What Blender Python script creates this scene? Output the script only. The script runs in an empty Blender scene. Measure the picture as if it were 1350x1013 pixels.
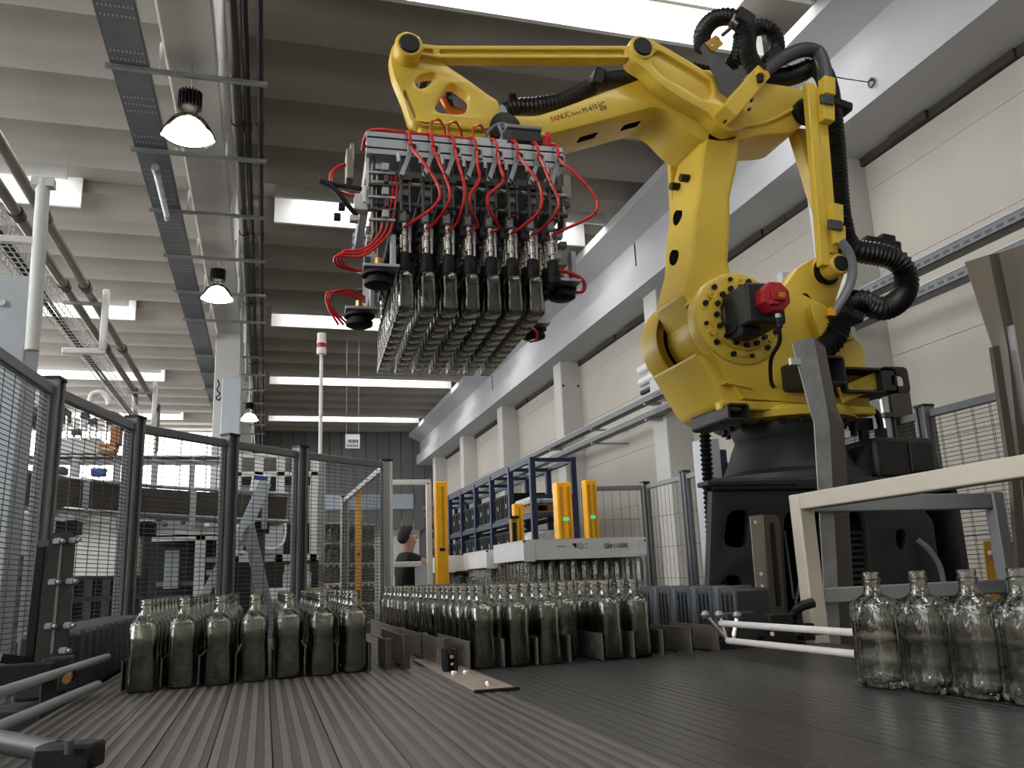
import bpy, bmesh, math, random
from mathutils import Vector, Matrix
random.seed(7)
C = bpy.context.scene.collection
sc = bpy.context.scene
PI = math.pi
# ------------------------------------------------------------------ camera
F, CX, CY = 1100.0, 675.0, 506.5          # focal length and centre in pixels of a 1350 x 1013 frame
EYE = Vector((0, 0, 1.17))
_ay = Vector(((348 - CX) / F, (775 - CY) / F, 1)).normalized()
_h2 = Vector(((1348 - CX) / F, (735 - CY) / F, 1))
_up = _ay.cross(_h2).normalized()
if _up.y > 0: _up = -_up
_ax = _ay.cross(_up)
RM = Matrix((_ax, _ay, _up))               # camera (right, down, forward) -> world
def at(px, py, Y):
    d = RM @ Vector(((px - CX) / F, (py - CY) / F, 1)); return EYE + d * ((Y - EYE.y) / d.y)
def atz(px, py, Z):
    d = RM @ Vector(((px - CX) / F, (py - CY) / F, 1)); return EYE + d * ((Z - EYE.z) / d.z)
cam_d = bpy.data.cameras.new('camera'); cam = bpy.data.objects.new('camera', cam_d); C.objects.link(cam)
cam_d.sensor_width = 36; cam_d.sensor_fit = 'HORIZONTAL'; cam_d.lens = 36 * F / 1350
cam_d.clip_start = 0.02; cam_d.clip_end = 200
r, d, f = RM.col[0], RM.col[1], RM.col[2]
m4 = Matrix(((r.x, -d.x, -f.x, EYE.x), (r.y, -d.y, -f.y, EYE.y), (r.z, -d.z, -f.z, EYE.z), (0, 0, 0, 1)))
cam.matrix_world = m4
sc.camera = cam
# ------------------------------------------------------------------ world, exposure
w = bpy.data.worlds.new('world'); sc.world = w; w.use_nodes = True
bg = w.node_tree.nodes['Background']; bg.inputs[0].default_value = (0.95, 0.975, 1.0, 1); bg.inputs[1].default_value = 1.5
sc.view_settings.view_transform = 'Standard'; sc.view_settings.look = 'None'
sc.view_settings.exposure = -0.12; sc.view_settings.gamma = 1; sc.view_settings.use_curve_mapping = False
cy = sc.cycles
cy.max_bounces = 20; cy.diffuse_bounces = 4; cy.glossy_bounces = 4; cy.transmission_bounces = 16; cy.transparent_max_bounces = 48
cy.caustics_reflective = False; cy.caustics_refractive = False
cy.sample_clamp_indirect = 6
SKY_E, WIN_E, LAMP_E = 11.0, 6.0, 25.0
# ------------------------------------------------------------------ materials
def lin(c):
    return tuple(((v / 255) / 12.92 if v / 255 <= .04045 else ((v / 255 + .055) / 1.055) ** 2.4) for v in c) + (1,)
M = {}
def mat(name, rgb, rough=.5, metal=0.0, noise=0.0, nscale=8.0, bump=0.0, bscale=60.0, spec=.5, coat=0.0, emit=0.0, streak=None):
    m = bpy.data.materials.new(name); m.use_nodes = True
    nt = m.node_tree; N = nt.nodes; L = nt.links; b = N['Principled BSDF']
    col = lin(rgb); b.inputs['Base Color'].default_value = col
    b.inputs['Roughness'].default_value = rough; b.inputs['Metallic'].default_value = metal
    b.inputs['Specular IOR Level'].default_value = spec; b.inputs['Coat Weight'].default_value = coat
    tc = N.new('ShaderNodeTexCoord')
    if noise:
        n = N.new('ShaderNodeTexNoise'); n.inputs['Scale'].default_value = nscale; n.inputs['Detail'].default_value = 5
        if streak:
            mp = N.new('ShaderNodeMapping'); mp.inputs['Scale'].default_value = streak
            L.new(tc.outputs['Object'], mp.inputs[0]); L.new(mp.outputs[0], n.inputs['Vector'])
        else: L.new(tc.outputs['Object'], n.inputs['Vector'])
        cr = N.new('ShaderNodeMapRange'); cr.inputs[1].default_value = .3; cr.inputs[2].default_value = .7
        cr.inputs[3].default_value = 1 - noise; cr.inputs[4].default_value = 1 + noise * .6
        L.new(n.outputs[0], cr.inputs[0])
        mx = N.new('ShaderNodeMix'); mx.data_type = 'RGBA'; mx.blend_type = 'MULTIPLY'; mx.inputs[0].default_value = 1
        mx.inputs[6].default_value = col
        cc = N.new('ShaderNodeCombineColor')
        for k in range(3): L.new(cr.outputs[0], cc.inputs[k])
        L.new(cc.outputs[0], mx.inputs[7]); L.new(mx.outputs[2], b.inputs['Base Color'])
        rr = N.new('ShaderNodeMapRange'); rr.inputs[3].default_value = max(.02, rough - .08); rr.inputs[4].default_value = min(1, rough + .1)
        L.new(n.outputs[0], rr.inputs[0]); L.new(rr.outputs[0], b.inputs['Roughness'])
    if bump:
        n2 = N.new('ShaderNodeTexNoise'); n2.inputs['Scale'].default_value = bscale; n2.inputs['Detail'].default_value = 3
        L.new(tc.outputs['Object'], n2.inputs['Vector'])
        bp = N.new('ShaderNodeBump'); bp.inputs['Strength'].default_value = bump; bp.inputs['Distance'].default_value = .01
        L.new(n2.outputs[0], bp.inputs['Height']); L.new(bp.outputs[0], b.inputs['Normal'])
    if emit:
        b.inputs['Emission Color'].default_value = col; b.inputs['Emission Strength'].default_value = emit
    M[name] = m; return m
mat('yellow', (224, 190, 66), .45, noise=.06, nscale=3, bump=.05, bscale=120, coat=.15)
mat('yellow_worn', (205, 170, 60), .5, noise=.1, nscale=6)
mat('signal_yellow', (250, 178, 10), .4, noise=.05)
mat('ochre', (186, 136, 22), .45, noise=.1)
mat('black_plastic', (17, 17, 18), .5, noise=.15, spec=.35)
mat('black_hose', (20, 20, 22), .38, noise=.15)
mat('black_rubber', (13, 13, 13), .6, noise=.1, spec=.3)
mat('black_paint', (33, 33, 34), .5, noise=.12, nscale=4, bump=.06)
mat('dark_grey', (70, 72, 74), .45, noise=.12)
mat('mid_grey', (118, 121, 124), .42, noise=.1)
mat('block_dark', (40, 44, 48), .5, noise=.1); mat('block_light', (72, 77, 82), .5, noise=.1)
mat('tray_grey', (88, 90, 92), .5, .3, noise=.15, nscale=10); mat('wall_tray', (122, 124, 125), .5, .4, noise=.12, nscale=10)
mat('hollow_shade', (6, 6, 6), .9, spec=.05); mat('pane_dim', (150, 158, 168), .3, emit=.12)  # near black put in for the dark inside of openings
mat('alu', (198, 200, 204), .36, .85, noise=.06)
mat('alu_matt', (176, 178, 182), .5, .6, noise=.07)
mat('galv', (157, 159, 160), .45, .75, noise=.22, nscale=14)
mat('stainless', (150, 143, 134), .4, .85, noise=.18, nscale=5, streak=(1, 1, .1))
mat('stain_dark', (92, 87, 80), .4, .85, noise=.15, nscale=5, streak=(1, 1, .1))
mat('plate_steel', (134, 128, 122), .34, .55, noise=.15, nscale=7)
mat('chrome', (225, 222, 215), .16, 1.0, noise=.05)
mat('brass', (190, 150, 90), .3, .9)
mat('copper', (196, 110, 60), .35, .8)
mat('red_hose', (205, 36, 34), .3, noise=.05, coat=.2)
mat('red', (176, 26, 40), .45, noise=.08)
mat('blue_hose', (60, 120, 170), .35)
mat('white_paint', (222, 222, 218), .45, noise=.05)
mat('cream', (197, 188, 170), .45, noise=.06, nscale=5)
mat('grey_and_shade', (140, 142, 142), .45, noise=.07)  # plain grey parts, and shade put into pale rods and rails
mat('cabinet_grey', (186, 192, 198), .5, noise=.06)
mat('concrete_light', (200, 198, 193), .85, noise=.08, nscale=2, bump=.15, bscale=25)
mat('concrete_beam', (188, 188, 191), .8, noise=.06, nscale=1.5, bump=.12, bscale=20)
mat('roof_concrete', (148, 141, 132), .85, noise=.09, nscale=1.2, bump=.12, bscale=18)
mat('wall_panel', (187, 181, 169), .75, noise=.05, nscale=1.5, bump=.08, bscale=30)
mat('wall_end', (108, 106, 104), .8, noise=.08, nscale=2)
mat('trim_dark', (52, 47, 42), .8, noise=.2)
mat('floor', (104, 102, 98), .5, noise=.15, nscale=1.5)
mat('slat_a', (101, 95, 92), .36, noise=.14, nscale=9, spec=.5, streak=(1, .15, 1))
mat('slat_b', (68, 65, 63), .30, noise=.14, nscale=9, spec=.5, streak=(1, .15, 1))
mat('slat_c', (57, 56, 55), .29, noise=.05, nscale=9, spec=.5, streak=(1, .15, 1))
mat('strip_beige', (176, 160, 146), .4, .5, noise=.1)
mat('rail_white', (206, 200, 196), .4, noise=.06)
mat('rack_blue', (22, 38, 68), .45, noise=.1)
mat('crate_black', (15, 15, 16), .6, spec=.25, noise=.15)
mat('label_grey', (150, 150, 150), .6)
mat('wood', (150, 112, 72), .8, noise=.25, nscale=10, streak=(1, 8, 8))
mat('carton', (246, 246, 246), .6, noise=.03)
mat('board', (196, 180, 156), .8, noise=.06)
mat('film', (205, 208, 210), .25, noise=.15, nscale=12, bump=.5, bscale=14)
mat('ink', (40, 40, 42), .6); mat('ink_red', (176, 40, 34), .6); mat('ink_grey', (140, 124, 70), .6)
mat('blue_label', (52, 62, 150), .5); mat('blue_box', (80, 110, 190), .5)
mat('shirt', (24, 24, 27), .9, noise=.15); mat('trousers', (40, 42, 50), .9, noise=.15)
mat('skin', (176, 134, 114), .55, noise=.04); mat('hair', (30, 22, 18), .6, noise=.2); mat('eye', (235, 232, 226), .3)
mat('green_led', (70, 200, 140), .4, emit=.7)
mat('brown_box', (170, 120, 84), .8, noise=.08)
mat('dark_steel', (58, 54, 50), .45, .4, noise=.15)
mat('wire', (72, 73, 75), .5, .3); mat('wire_dark', (38, 38, 38), .5, .3)
mat('bottle_film', (120, 124, 112), .3, noise=.2)
def emis(name, rgb, s):
    m = bpy.data.materials.new(name); m.use_nodes = True; nt = m.node_tree; nt.nodes.clear()
    e = nt.nodes.new('ShaderNodeEmission'); o = nt.nodes.new('ShaderNodeOutputMaterial')
    e.inputs[0].default_value = lin(rgb); e.inputs[1].default_value = s; nt.links.new(e.outputs[0], o.inputs[0]); M[name] = m
emis('sky_panel', (255, 255, 255), SKY_E); emis('win_panel', (250, 252, 255), WIN_E); emis('lamp_glow', (255, 244, 228), LAMP_E)
def glass(name, tint, edge, wave):
    m = bpy.data.materials.new(name); m.use_nodes = True; nt = m.node_tree; N = nt.nodes; L = nt.links; N.clear()
    out = N.new('ShaderNodeOutputMaterial')
    lw = N.new('ShaderNodeLayerWeight'); lw.inputs[0].default_value = .35
    rp = N.new('ShaderNodeValToRGB'); rp.color_ramp.elements[0].color = lin(tint); rp.color_ramp.elements[1].color = lin(edge)
    rp.color_ramp.elements[0].position = .15; rp.color_ramp.elements[1].position = .85
    tr = N.new('ShaderNodeBsdfTransparent'); rf = N.new('ShaderNodeBsdfRefraction'); rf.inputs['IOR'].default_value = 1.42; rf.inputs['Roughness'].default_value = .02
    gl = N.new('ShaderNodeBsdfGlossy'); gl.inputs['Roughness'].default_value = .06; gl.inputs[0].default_value = (.95, .95, .93, 1)
    tc = N.new('ShaderNodeTexCoord'); n = N.new('ShaderNodeTexNoise'); n.inputs['Scale'].default_value = 34; n.inputs['Detail'].default_value = 2
    L.new(tc.outputs['Object'], n.inputs['Vector'])
    bp = N.new('ShaderNodeBump'); bp.inputs['Strength'].default_value = wave; bp.inputs['Distance'].default_value = .012
    L.new(n.outputs[0], bp.inputs['Height'])
    sx = N.new('ShaderNodeSeparateXYZ'); L.new(tc.outputs['Object'], sx.inputs[0])      # pressed glass is wavier round shoulder and foot
    cv_ = N.new('ShaderNodeValToRGB'); e_ = cv_.color_ramp.elements; e_[0].position = 0; e_[0].color = (.9,) * 4; e_[1].position = .2; e_[1].color = (.26,) * 4
    for p_, v_ in ((.62, .26), (.70, 1.7), (.82, 1.4), (.92, .5)): q_ = e_.new(p_); q_.color = (v_,) * 4
    sc2 = N.new('ShaderNodeMath'); sc2.operation = 'MULTIPLY'; sc2.inputs[1].default_value = 4.0; L.new(sx.outputs[2], sc2.inputs[0]); L.new(sc2.outputs[0], cv_.inputs[0])
    sc3 = N.new('ShaderNodeMath'); sc3.operation = 'MULTIPLY'; sc3.inputs[1].default_value = wave; L.new(cv_.outputs[0], sc3.inputs[0]); L.new(sc3.outputs[0], bp.inputs['Strength'])
    for s in (rf, gl): L.new(bp.outputs[0], s.inputs['Normal'])
    L.new(lw.outputs['Facing'], rp.inputs[0]); L.new(rp.outputs[0], tr.inputs[0]); L.new(rp.outputs[0], rf.inputs[0])
    fr = N.new('ShaderNodeFresnel'); fr.inputs[0].default_value = 1.5; L.new(bp.outputs[0], fr.inputs['Normal'])
    m1 = N.new('ShaderNodeMixShader'); m1.inputs[0].default_value = .5; L.new(tr.outputs[0], m1.inputs[1]); L.new(rf.outputs[0], m1.inputs[2])
    m2 = N.new('ShaderNodeMixShader'); L.new(fr.outputs[0], m2.inputs[0]); L.new(m1.outputs[0], m2.inputs[1]); L.new(gl.outputs[0], m2.inputs[2])
    L.new(m2.outputs[0], out.inputs[0]); M[name] = m
glass('glass', (241, 241, 237), (116, 117, 106), .6)
glass('polycarb', (235, 235, 230), (190, 190, 185), .05)
# ------------------------------------------------------------------ mesh building
def sub(a, b): return (a[0] - b[0], a[1] - b[1], a[2] - b[2])
def crspline(pts, n):
    P = [Vector(p) for p in pts]
    if len(P) < 3: return [P[0].lerp(P[-1], i / n) for i in range(n + 1)]
    Q = [P[0] * 2 - P[1]] + P + [P[-1] * 2 - P[-2]]; out = []
    for i in range(1, len(Q) - 2):
        for k in range(n):
            t = k / n; a, b, c, e = Q[i - 1], Q[i], Q[i + 1], Q[i + 2]
            out.append(.5 * (2 * b + (c - a) * t + (2 * a - 5 * b + 4 * c - e) * t * t + (3 * b - a - 3 * c + e) * t ** 3))
    out.append(P[-1].copy()); return out
class MB:
    def __init__(s): s.v = []; s.f = []; s.mi = []; s.cur = 0
    def m(s, i): s.cur = i; return s
    def add(s, vs, fs):
        o = len(s.v); s.v += [tuple(x) for x in vs]; s.f += [tuple(i + o for i in q) for q in fs]; s.mi += [s.cur] * len(fs); return s
    def hexa(s, c8): return s.add(c8, [(0, 3, 2, 1), (4, 5, 6, 7), (0, 1, 5, 4), (1, 2, 6, 5), (2, 3, 7, 6), (3, 0, 4, 7)])
    def box(s, a, b):
        x0, y0, z0 = a; x1, y1, z1 = b
        x0, x1 = min(x0, x1), max(x0, x1); y0, y1 = min(y0, y1), max(y0, y1); z0, z1 = min(z0, z1), max(z0, z1)
        return s.hexa([(x0, y0, z0), (x1, y0, z0), (x1, y1, z0), (x0, y1, z0), (x0, y0, z1), (x1, y0, z1), (x1, y1, z1), (x0, y1, z1)])
    def cbox(s, c, d, rot=None):
        R = rot or Matrix.Identity(3); c = Vector(c); h = [k / 2 for k in d]
        return s.hexa([c + R @ Vector((sx * h[0], sy * h[1], sz * h[2])) for sz in (-1, 1) for sx, sy in ((-1, -1), (1, -1), (1, 1), (-1, 1))])
    def bar(s, p, q, w_, h_, up=(0, 0, 1)):
        p, q = Vector(p), Vector(q); t = (q - p).normalized(); u = Vector(up)
        if abs(t.dot(u)) > .98: u = Vector((0, 1, 0)) if abs(t.y) < .9 else Vector((1, 0, 0))
        sd = t.cross(u).normalized() * (w_ / 2); u2 = sd.cross(t).normalized() * (h_ / 2)
        return s.hexa([p - sd - u2, p + sd - u2, q + sd - u2, q - sd - u2, p - sd + u2, p + sd + u2, q + sd + u2, q - sd + u2])
    def sweep(s, P, rad, seg=10, cap=True):
        P = [Vector(p) for p in P]; n = len(P)
        R = rad if isinstance(rad, (list, tuple)) else [rad] * n
        t0 = (P[1] - P[0]).normalized(); u = t0.orthogonal().normalized(); vs = []; fs = []; pt = t0
        for i in range(n):
            t = (P[min(i + 1, n - 1)] - P[max(i - 1, 0)]).normalized()
            q = pt.rotation_difference(t); u = q @ u; u = (u - t * u.dot(t)).normalized(); pt = t; w_ = t.cross(u)
            for k in range(seg):
                a = 2 * PI * k / seg; vs.append(P[i] + (u * math.cos(a) + w_ * math.sin(a)) * R[i])
        for i in range(n - 1):
            for k in range(seg):
                k2 = (k + 1) % seg; fs.append((i * seg + k, i * seg + k2, (i + 1) * seg + k2, (i + 1) * seg + k))
        if cap: fs.append(tuple(range(seg - 1, -1, -1))); fs.append(tuple((n - 1) * seg + k for k in range(seg)))
        return s.add(vs, fs)
    def tube(s, pts, rad, seg=8, n=6): return s.sweep(crspline(pts, n) if len(pts) > 2 else pts, rad, seg)
    def poly(s, pts, rad, seg=8): return s.sweep(pts, rad, seg)
    def cyl(s, p, q, r0, r1=None, seg=20): return s.sweep([p, q], [r0, r0 if r1 is None else r1], seg)
    def hose(s, pts, rad, step=.014, seg=10, amp=.13):
        P = crspline(pts, 24); Ls = [0]
        for i in range(1, len(P)): Ls.append(Ls[-1] + (P[i] - P[i - 1]).length)
        T = Ls[-1]; n = int(T / (step / 2)); out = []; R = []; j = 0
        for i in range(n + 1):
            l = T * i / n
            while j < len(P) - 2 and Ls[j + 1] < l: j += 1
            k = (l - Ls[j]) / max(1e-6, Ls[j + 1] - Ls[j]); out.append(P[j].lerp(P[j + 1], k)); R.append(rad * (1 + (amp if i % 2 else -amp)))
        return s.sweep(out, R, seg)
    def lathe(s, prof, o=(0, 0, 0), axis='Z', seg=20, cap=True):
        vs = []; fs = []; n = len(prof); o = Vector(o)
        for rr, h in prof:
            for k in range(seg):
                a = 2 * PI * k / seg; c, e = rr * math.cos(a), rr * math.sin(a)
                vs.append(o + Vector({'Z': (c, e, h), 'Y': (c, h, -e), 'X': (h, c, e)}[axis]))
        for i in range(n - 1):
            for k in range(seg):
                k2 = (k + 1) % seg; fs.append((i * seg + k, i * seg + k2, (i + 1) * seg + k2, (i + 1) * seg + k))
        if cap: fs.append(tuple(range(seg - 1, -1, -1))); fs.append(tuple((n - 1) * seg + k for k in range(seg)))
        return s.add(vs, fs)
    def prism(s, pts, y0, y1):           # convex-ish XZ outline pushed along Y
        n = len(pts); vs = [(p[0], y0, p[1]) for p in pts] + [(p[0], y1, p[1]) for p in pts]
        fs = [tuple(range(n)), tuple(range(2 * n - 1, n - 1, -1))] + [(i, i + n, (i + 1) % n + n, (i + 1) % n) for i in range(n)]
        return s.add(vs, fs)
    def mesh(s, name, mats, smooth=35):
        me = bpy.data.meshes.new(name); me.from_pydata(s.v, [], s.f)
        for k in (mats if isinstance(mats, (list, tuple)) else [mats]): me.materials.append(M[k])
        if any(s.mi): me.polygons.foreach_set('material_index', s.mi)
        bm = bmesh.new(); bm.from_mesh(me); bmesh.ops.recalc_face_normals(bm, faces=bm.faces); bm.to_mesh(me); bm.free()
        if smooth:
            me.polygons.foreach_set('use_smooth', [True] * len(me.polygons)); me.set_sharp_from_angle(angle=math.radians(smooth))
        return me
def wm(o):
    if o is None: return Matrix.Identity(4)
    return (wm(o.parent) @ o.matrix_parent_inverse @ o.matrix_basis) if o.parent else o.matrix_basis.copy()
def tag(o, label=None, cat=None, group=None, kind=None):
    if label: o['label'] = label
    if cat: o['category'] = cat
    if group: o['group'] = group
    if kind: o['kind'] = kind
    return o
def link(name, me, parent=None, bevel=0, label=None, cat=None, group=None, kind=None, seg=2):
    o = bpy.data.objects.new(name, me); C.objects.link(o)
    if parent is not None:
        o.parent = parent; o.matrix_parent_inverse = wm(parent).inverted()
    elif len(me.vertices):
        xs = [v.co for v in me.vertices]
        c = Vector(((min(v.x for v in xs) + max(v.x for v in xs)) / 2, (min(v.y for v in xs) + max(v.y for v in xs)) / 2, min(v.z for v in xs)))
        me.transform(Matrix.Translation(-c)); o.location = c
    if bevel:
        b = o.modifiers.new('bevel', 'BEVEL'); b.width = bevel; b.segments = seg; b.limit_method = 'ANGLE'; b.angle_limit = math.radians(40)
    return tag(o, label, cat, group, kind)
def put(name, mb, mats, parent=None, bevel=0, smooth=35, **k): return link(name, mb.mesh(name, mats, smooth), parent, bevel, **k)
def empty(name, loc=(0, 0, 0), label=None, cat=None, group=None, rz=0):
    o = bpy.data.objects.new(name, None); C.objects.link(o); o.location = loc; o.rotation_euler.z = rz; o.empty_display_size = .1
    return tag(o, label, cat, group)
def dup(o, parent=None):
    c = o.copy(); C.objects.link(c)
    if parent is not None: c.parent = parent
    for ch in list(o.children): dup(ch, c)
    return c
def moved(o, loc, rz=None, label=None, group=None):
    o.location = loc
    if rz is not None: o.rotation_euler.z = rz
    return tag(o, label, None, group)
def plate(name, outer, holes, y0, y1, mats, parent=None, bev=0.0, smooth=40, plane='XZ', **k):
    """flat outline with holes in the XZ plane, given a real thickness from y0 to y1 (plane 'YZ': from x0 to x1)."""
    cu = bpy.data.curves.new(name, 'CURVE'); cu.dimensions = '2D'; cu.fill_mode = 'BOTH'
    cu.extrude = max(1e-4, abs(y1 - y0) / 2 - bev); cu.bevel_depth = bev; cu.offset = -bev; cu.bevel_resolution = 1
    for pts in [outer] + list(holes):
        sp = cu.splines.new('POLY'); sp.points.add(len(pts) - 1)
        for p, q in zip(sp.points, pts): p.co = (q[0], q[1], 0, 1)
        sp.use_cyclic_u = True
    ob = bpy.data.objects.new(name, cu); C.objects.link(ob)
    dg = bpy.context.evaluated_depsgraph_get(); me = bpy.data.meshes.new_from_object(ob.evaluated_get(dg))
    bpy.data.objects.remove(ob); bpy.data.curves.remove(cu)
    yc = (y0 + y1) / 2
    for v in me.vertices:
        x, y, z = v.co
        v.co = (x, yc - z, y) if plane == 'XZ' else (yc + z, x, y)
    me.materials.clear(); me.materials.append(M[mats])
    bm = bmesh.new(); bm.from_mesh(me); bmesh.ops.remove_doubles(bm, verts=bm.verts, dist=1e-5); bmesh.ops.recalc_face_normals(bm, faces=bm.faces); bm.to_mesh(me); bm.free()
    me.polygons.foreach_set('use_smooth', [True] * len(me.polygons)); me.set_sharp_from_angle(angle=math.radians(smooth)); me.name = name
    return link(name, me, parent, **k)
def circ(cx, cz, rr, n=24, a0=0, a1=2 * PI): return [(cx + rr * math.cos(a0 + (a1 - a0) * i / n), cz + rr * math.sin(a0 + (a1 - a0) * i / n)) for i in range(n)]
def rrect(x0, z0, x1, z1, rr, n=5):
    out = []
    for cx, cz, a in ((x1 - rr, z1 - rr, 0), (x0 + rr, z1 - rr, PI / 2), (x0 + rr, z0 + rr, PI), (x1 - rr, z0 + rr, 1.5 * PI)):
        out += [(cx + rr * math.cos(a + PI / 2 * i / n), cz + rr * math.sin(a + PI / 2 * i / n)) for i in range(n + 1)]
    return out
def smoothpoly(pts, rr=.03, n=4):
    out = []; k = len(pts)
    for i in range(k):
        p, a, b = Vector(pts[i]), Vector(pts[i - 1]), Vector(pts[(i + 1) % k])
        r1 = min(rr, (a - p).length * .45); r2 = min(rr, (b - p).length * .45)
        s, e = p + (a - p).normalized() * r1, p + (b - p).normalized() * r2
        for j in range(n + 1):
            t = j / n; q = s * (1 - t) ** 2 + p * 2 * t * (1 - t) + e * t * t; out.append((q.x, q.y))
    return out
def pxz(pts, Y): return [(lambda q: (q.x, q.z))(at(x, y, Y)) for x, y in pts]
def text(name, body, size, loc, rx, ry, mats, parent, depth=.0006, rz=0, wide=None, **k):
    cu = bpy.data.curves.new(name, 'FONT'); cu.body = body; cu.size = size; cu.extrude = depth; cu.align_x = 'LEFT'
    ob = bpy.data.objects.new(name, cu); C.objects.link(ob)
    dg = bpy.context.evaluated_depsgraph_get(); me = bpy.data.meshes.new_from_object(ob.evaluated_get(dg))
    bpy.data.objects.remove(ob); bpy.data.curves.remove(cu)
    if wide:
        xs = [v.co.x for v in me.vertices]; me.transform(Matrix.Scale(wide / (max(xs) - min(xs)), 4, (1, 0, 0)))
    me.transform(Matrix.Translation(loc) @ Matrix.Rotation(rz, 4, 'Z') @ Matrix.Rotation(ry, 4, 'Y') @ Matrix.Rotation(rx, 4, 'X'))
    me.materials.clear(); me.materials.append(M[mats]); me.name = name
    return link(name, me, parent, **k)
def wires(mb, p, q, z0, z1, hp, vp, t=.003, double=False):
    """welded wire panel between ground points p and q."""
    p, q = Vector((p[0], p[1], 0)), Vector((q[0], q[1], 0)); Lg = (q - p).length; dv = (q - p) / Lg
    def rod(a, b):
        ax = (b - a).normalized(); u = ax.orthogonal().normalized() * t / 2; w_ = ax.cross(u).normalized() * t / 2
        mb.add([a + u + w_, a - u + w_, a - u - w_, a + u - w_, b + u + w_, b - u + w_, b - u - w_, b + u - w_], [(0, 1, 5, 4), (1, 2, 6, 5), (2, 3, 7, 6), (3, 0, 4, 7)])
    n = int((z1 - z0) / hp)
    for i in range(n + 1):
        z = z0 + (z1 - z0) * i / n; rod(p + Vector((0, 0, z)), q + Vector((0, 0, z)))
    n = max(2, int(Lg / vp))
    for i in range(n):
        b = p + dv * (Lg * (i + .5) / n)
        for o in ((-.006, .006) if double else (0,)): rod(b + dv * o + Vector((0, 0, z0)), b + dv * o + Vector((0, 0, z1)))
def sheet(name, colsP, mats, parent, th=.004, idx=None):
    """folded sheet metal: columns of points joined into strips, given a real thickness."""
    n = len(colsP[0]); vs = [tuple(p) for c in colsP for p in c]; fs = []; mi = []
    for i in range(len(colsP) - 1):
        for k in range(n - 1): fs.append((i * n + k, (i + 1) * n + k, (i + 1) * n + k + 1, i * n + k + 1)); mi.append(i)
    m_ = MB(); m_.add(vs, fs); o = link(name, m_.mesh(name, mats, 0), parent)
    for p_, q in zip(o.data.polygons, mi): p_.material_index = min(q, len(o.data.materials) - 1)
    z = o.modifiers.new('solid', 'SOLIDIFY'); z.thickness = th; z.offset = 0; return o
ORD = 'first second third fourth fifth sixth seventh eighth ninth tenth eleventh twelfth thirteenth fourteenth fifteenth sixteenth seventeenth eighteenth nineteenth twentieth twenty-first twenty-second twenty-third twenty-fourth'.split()
# ================================================================== THE SETTING
def struct(name, mb, mats, parent=None, bevel=0, label=None, smooth=35):
    return put(name, mb, mats, parent, bevel, smooth, label=label, kind='structure' if parent is None else None)
YB, YE = -7.0, 34.0
struct('floor', MB().box((-9, YB, -.12), (6.95, YE + .3, 0)), 'floor', label='grey concrete hall floor')
ceil = struct('ceiling', MB().box((-9, YB, 7.72), (6.95, YE + .3, 7.9)), 'roof_concrete', label='ribbed pale concrete roof with skylight strips')
PER, SK0 = 5.98, 7.15
ribpro = [(-.592, 7.72), (-.592, 7.47), (-.50, 7.46), (-.40, 7.41), (-.33, 7.28), (-.28, 7.17), (-.24, 7.15), (.24, 7.15), (.28, 7.17), (.33, 7.28), (.40, 7.41), (.50, 7.46), (.592, 7.47), (.592, 7.72)]
def ribmesh(x0, x1):
    m = MB(); n = len(ribpro)
    m.add([(x0, y, z) for y, z in ribpro] + [(x1, y, z) for y, z in ribpro], [(i, i + 1, i + 1 + n, i + n) for i in range(n - 1)] + [tuple(range(n)), tuple(range(2 * n - 1, n - 1, -1))])
    return m.mesh('roof_rib', 'roof_concrete', 50)
mR, mL = ribmesh(-.56, 6.9), ribmesh(-9, -1.06)
def skymesh(x0, x1):
    m = MB(); m.box((x0, -.44, 7.69), (x1, .44, 7.715)); return m.mesh('skylight_panel', 'sky_panel', 0)
sR, sL = skymesh(.45, 5.2), skymesh(-8.6, -3.3)
def fillmesh(x0, x1): return MB().box((x0, -.59, 7.66), (x1, .59, 7.719)).mesh('roof_filler', 'roof_concrete', 0)
fills = [fillmesh(-.56, .43), fillmesh(5.22, 6.9), fillmesh(-3.28, -1.06)]
for k in range(-2, 5):
    y0 = SK0 + PER * k
    for i in range(5):
        y = y0 + PER / 5 * i
        if y < YB + .6 or y > YE - .3: continue
        for me in ((mR, mL) if i else (sR, sL)):
            o = link('skylight_panel' if i == 0 else 'roof_rib', me.copy() if False else me, ceil); o.matrix_parent_inverse = wm(ceil).inverted(); o.location = (0, y, 0)
        if i == 0 and True:
            for me in fills:
                o = link('roof_filler', me, ceil); o.location = (0, y, 0)
            for s in (-1, 1):
                o = link('skylight_curb', MB().box((.0, s * .50 - .03, 7.16), (5.6, s * .50 + .03, 7.66)).mesh('skylight_curb', 'white_paint', 0), ceil); o.location = (0, y, 0)
                o = link('skylight_curb', MB().box((-8.9, s * .50 - .03, 7.16), (-2.95, s * .50 + .03, 7.66)).mesh('skylight_curb', 'white_paint', 0), ceil); o.location = (0, y, 0)
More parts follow.
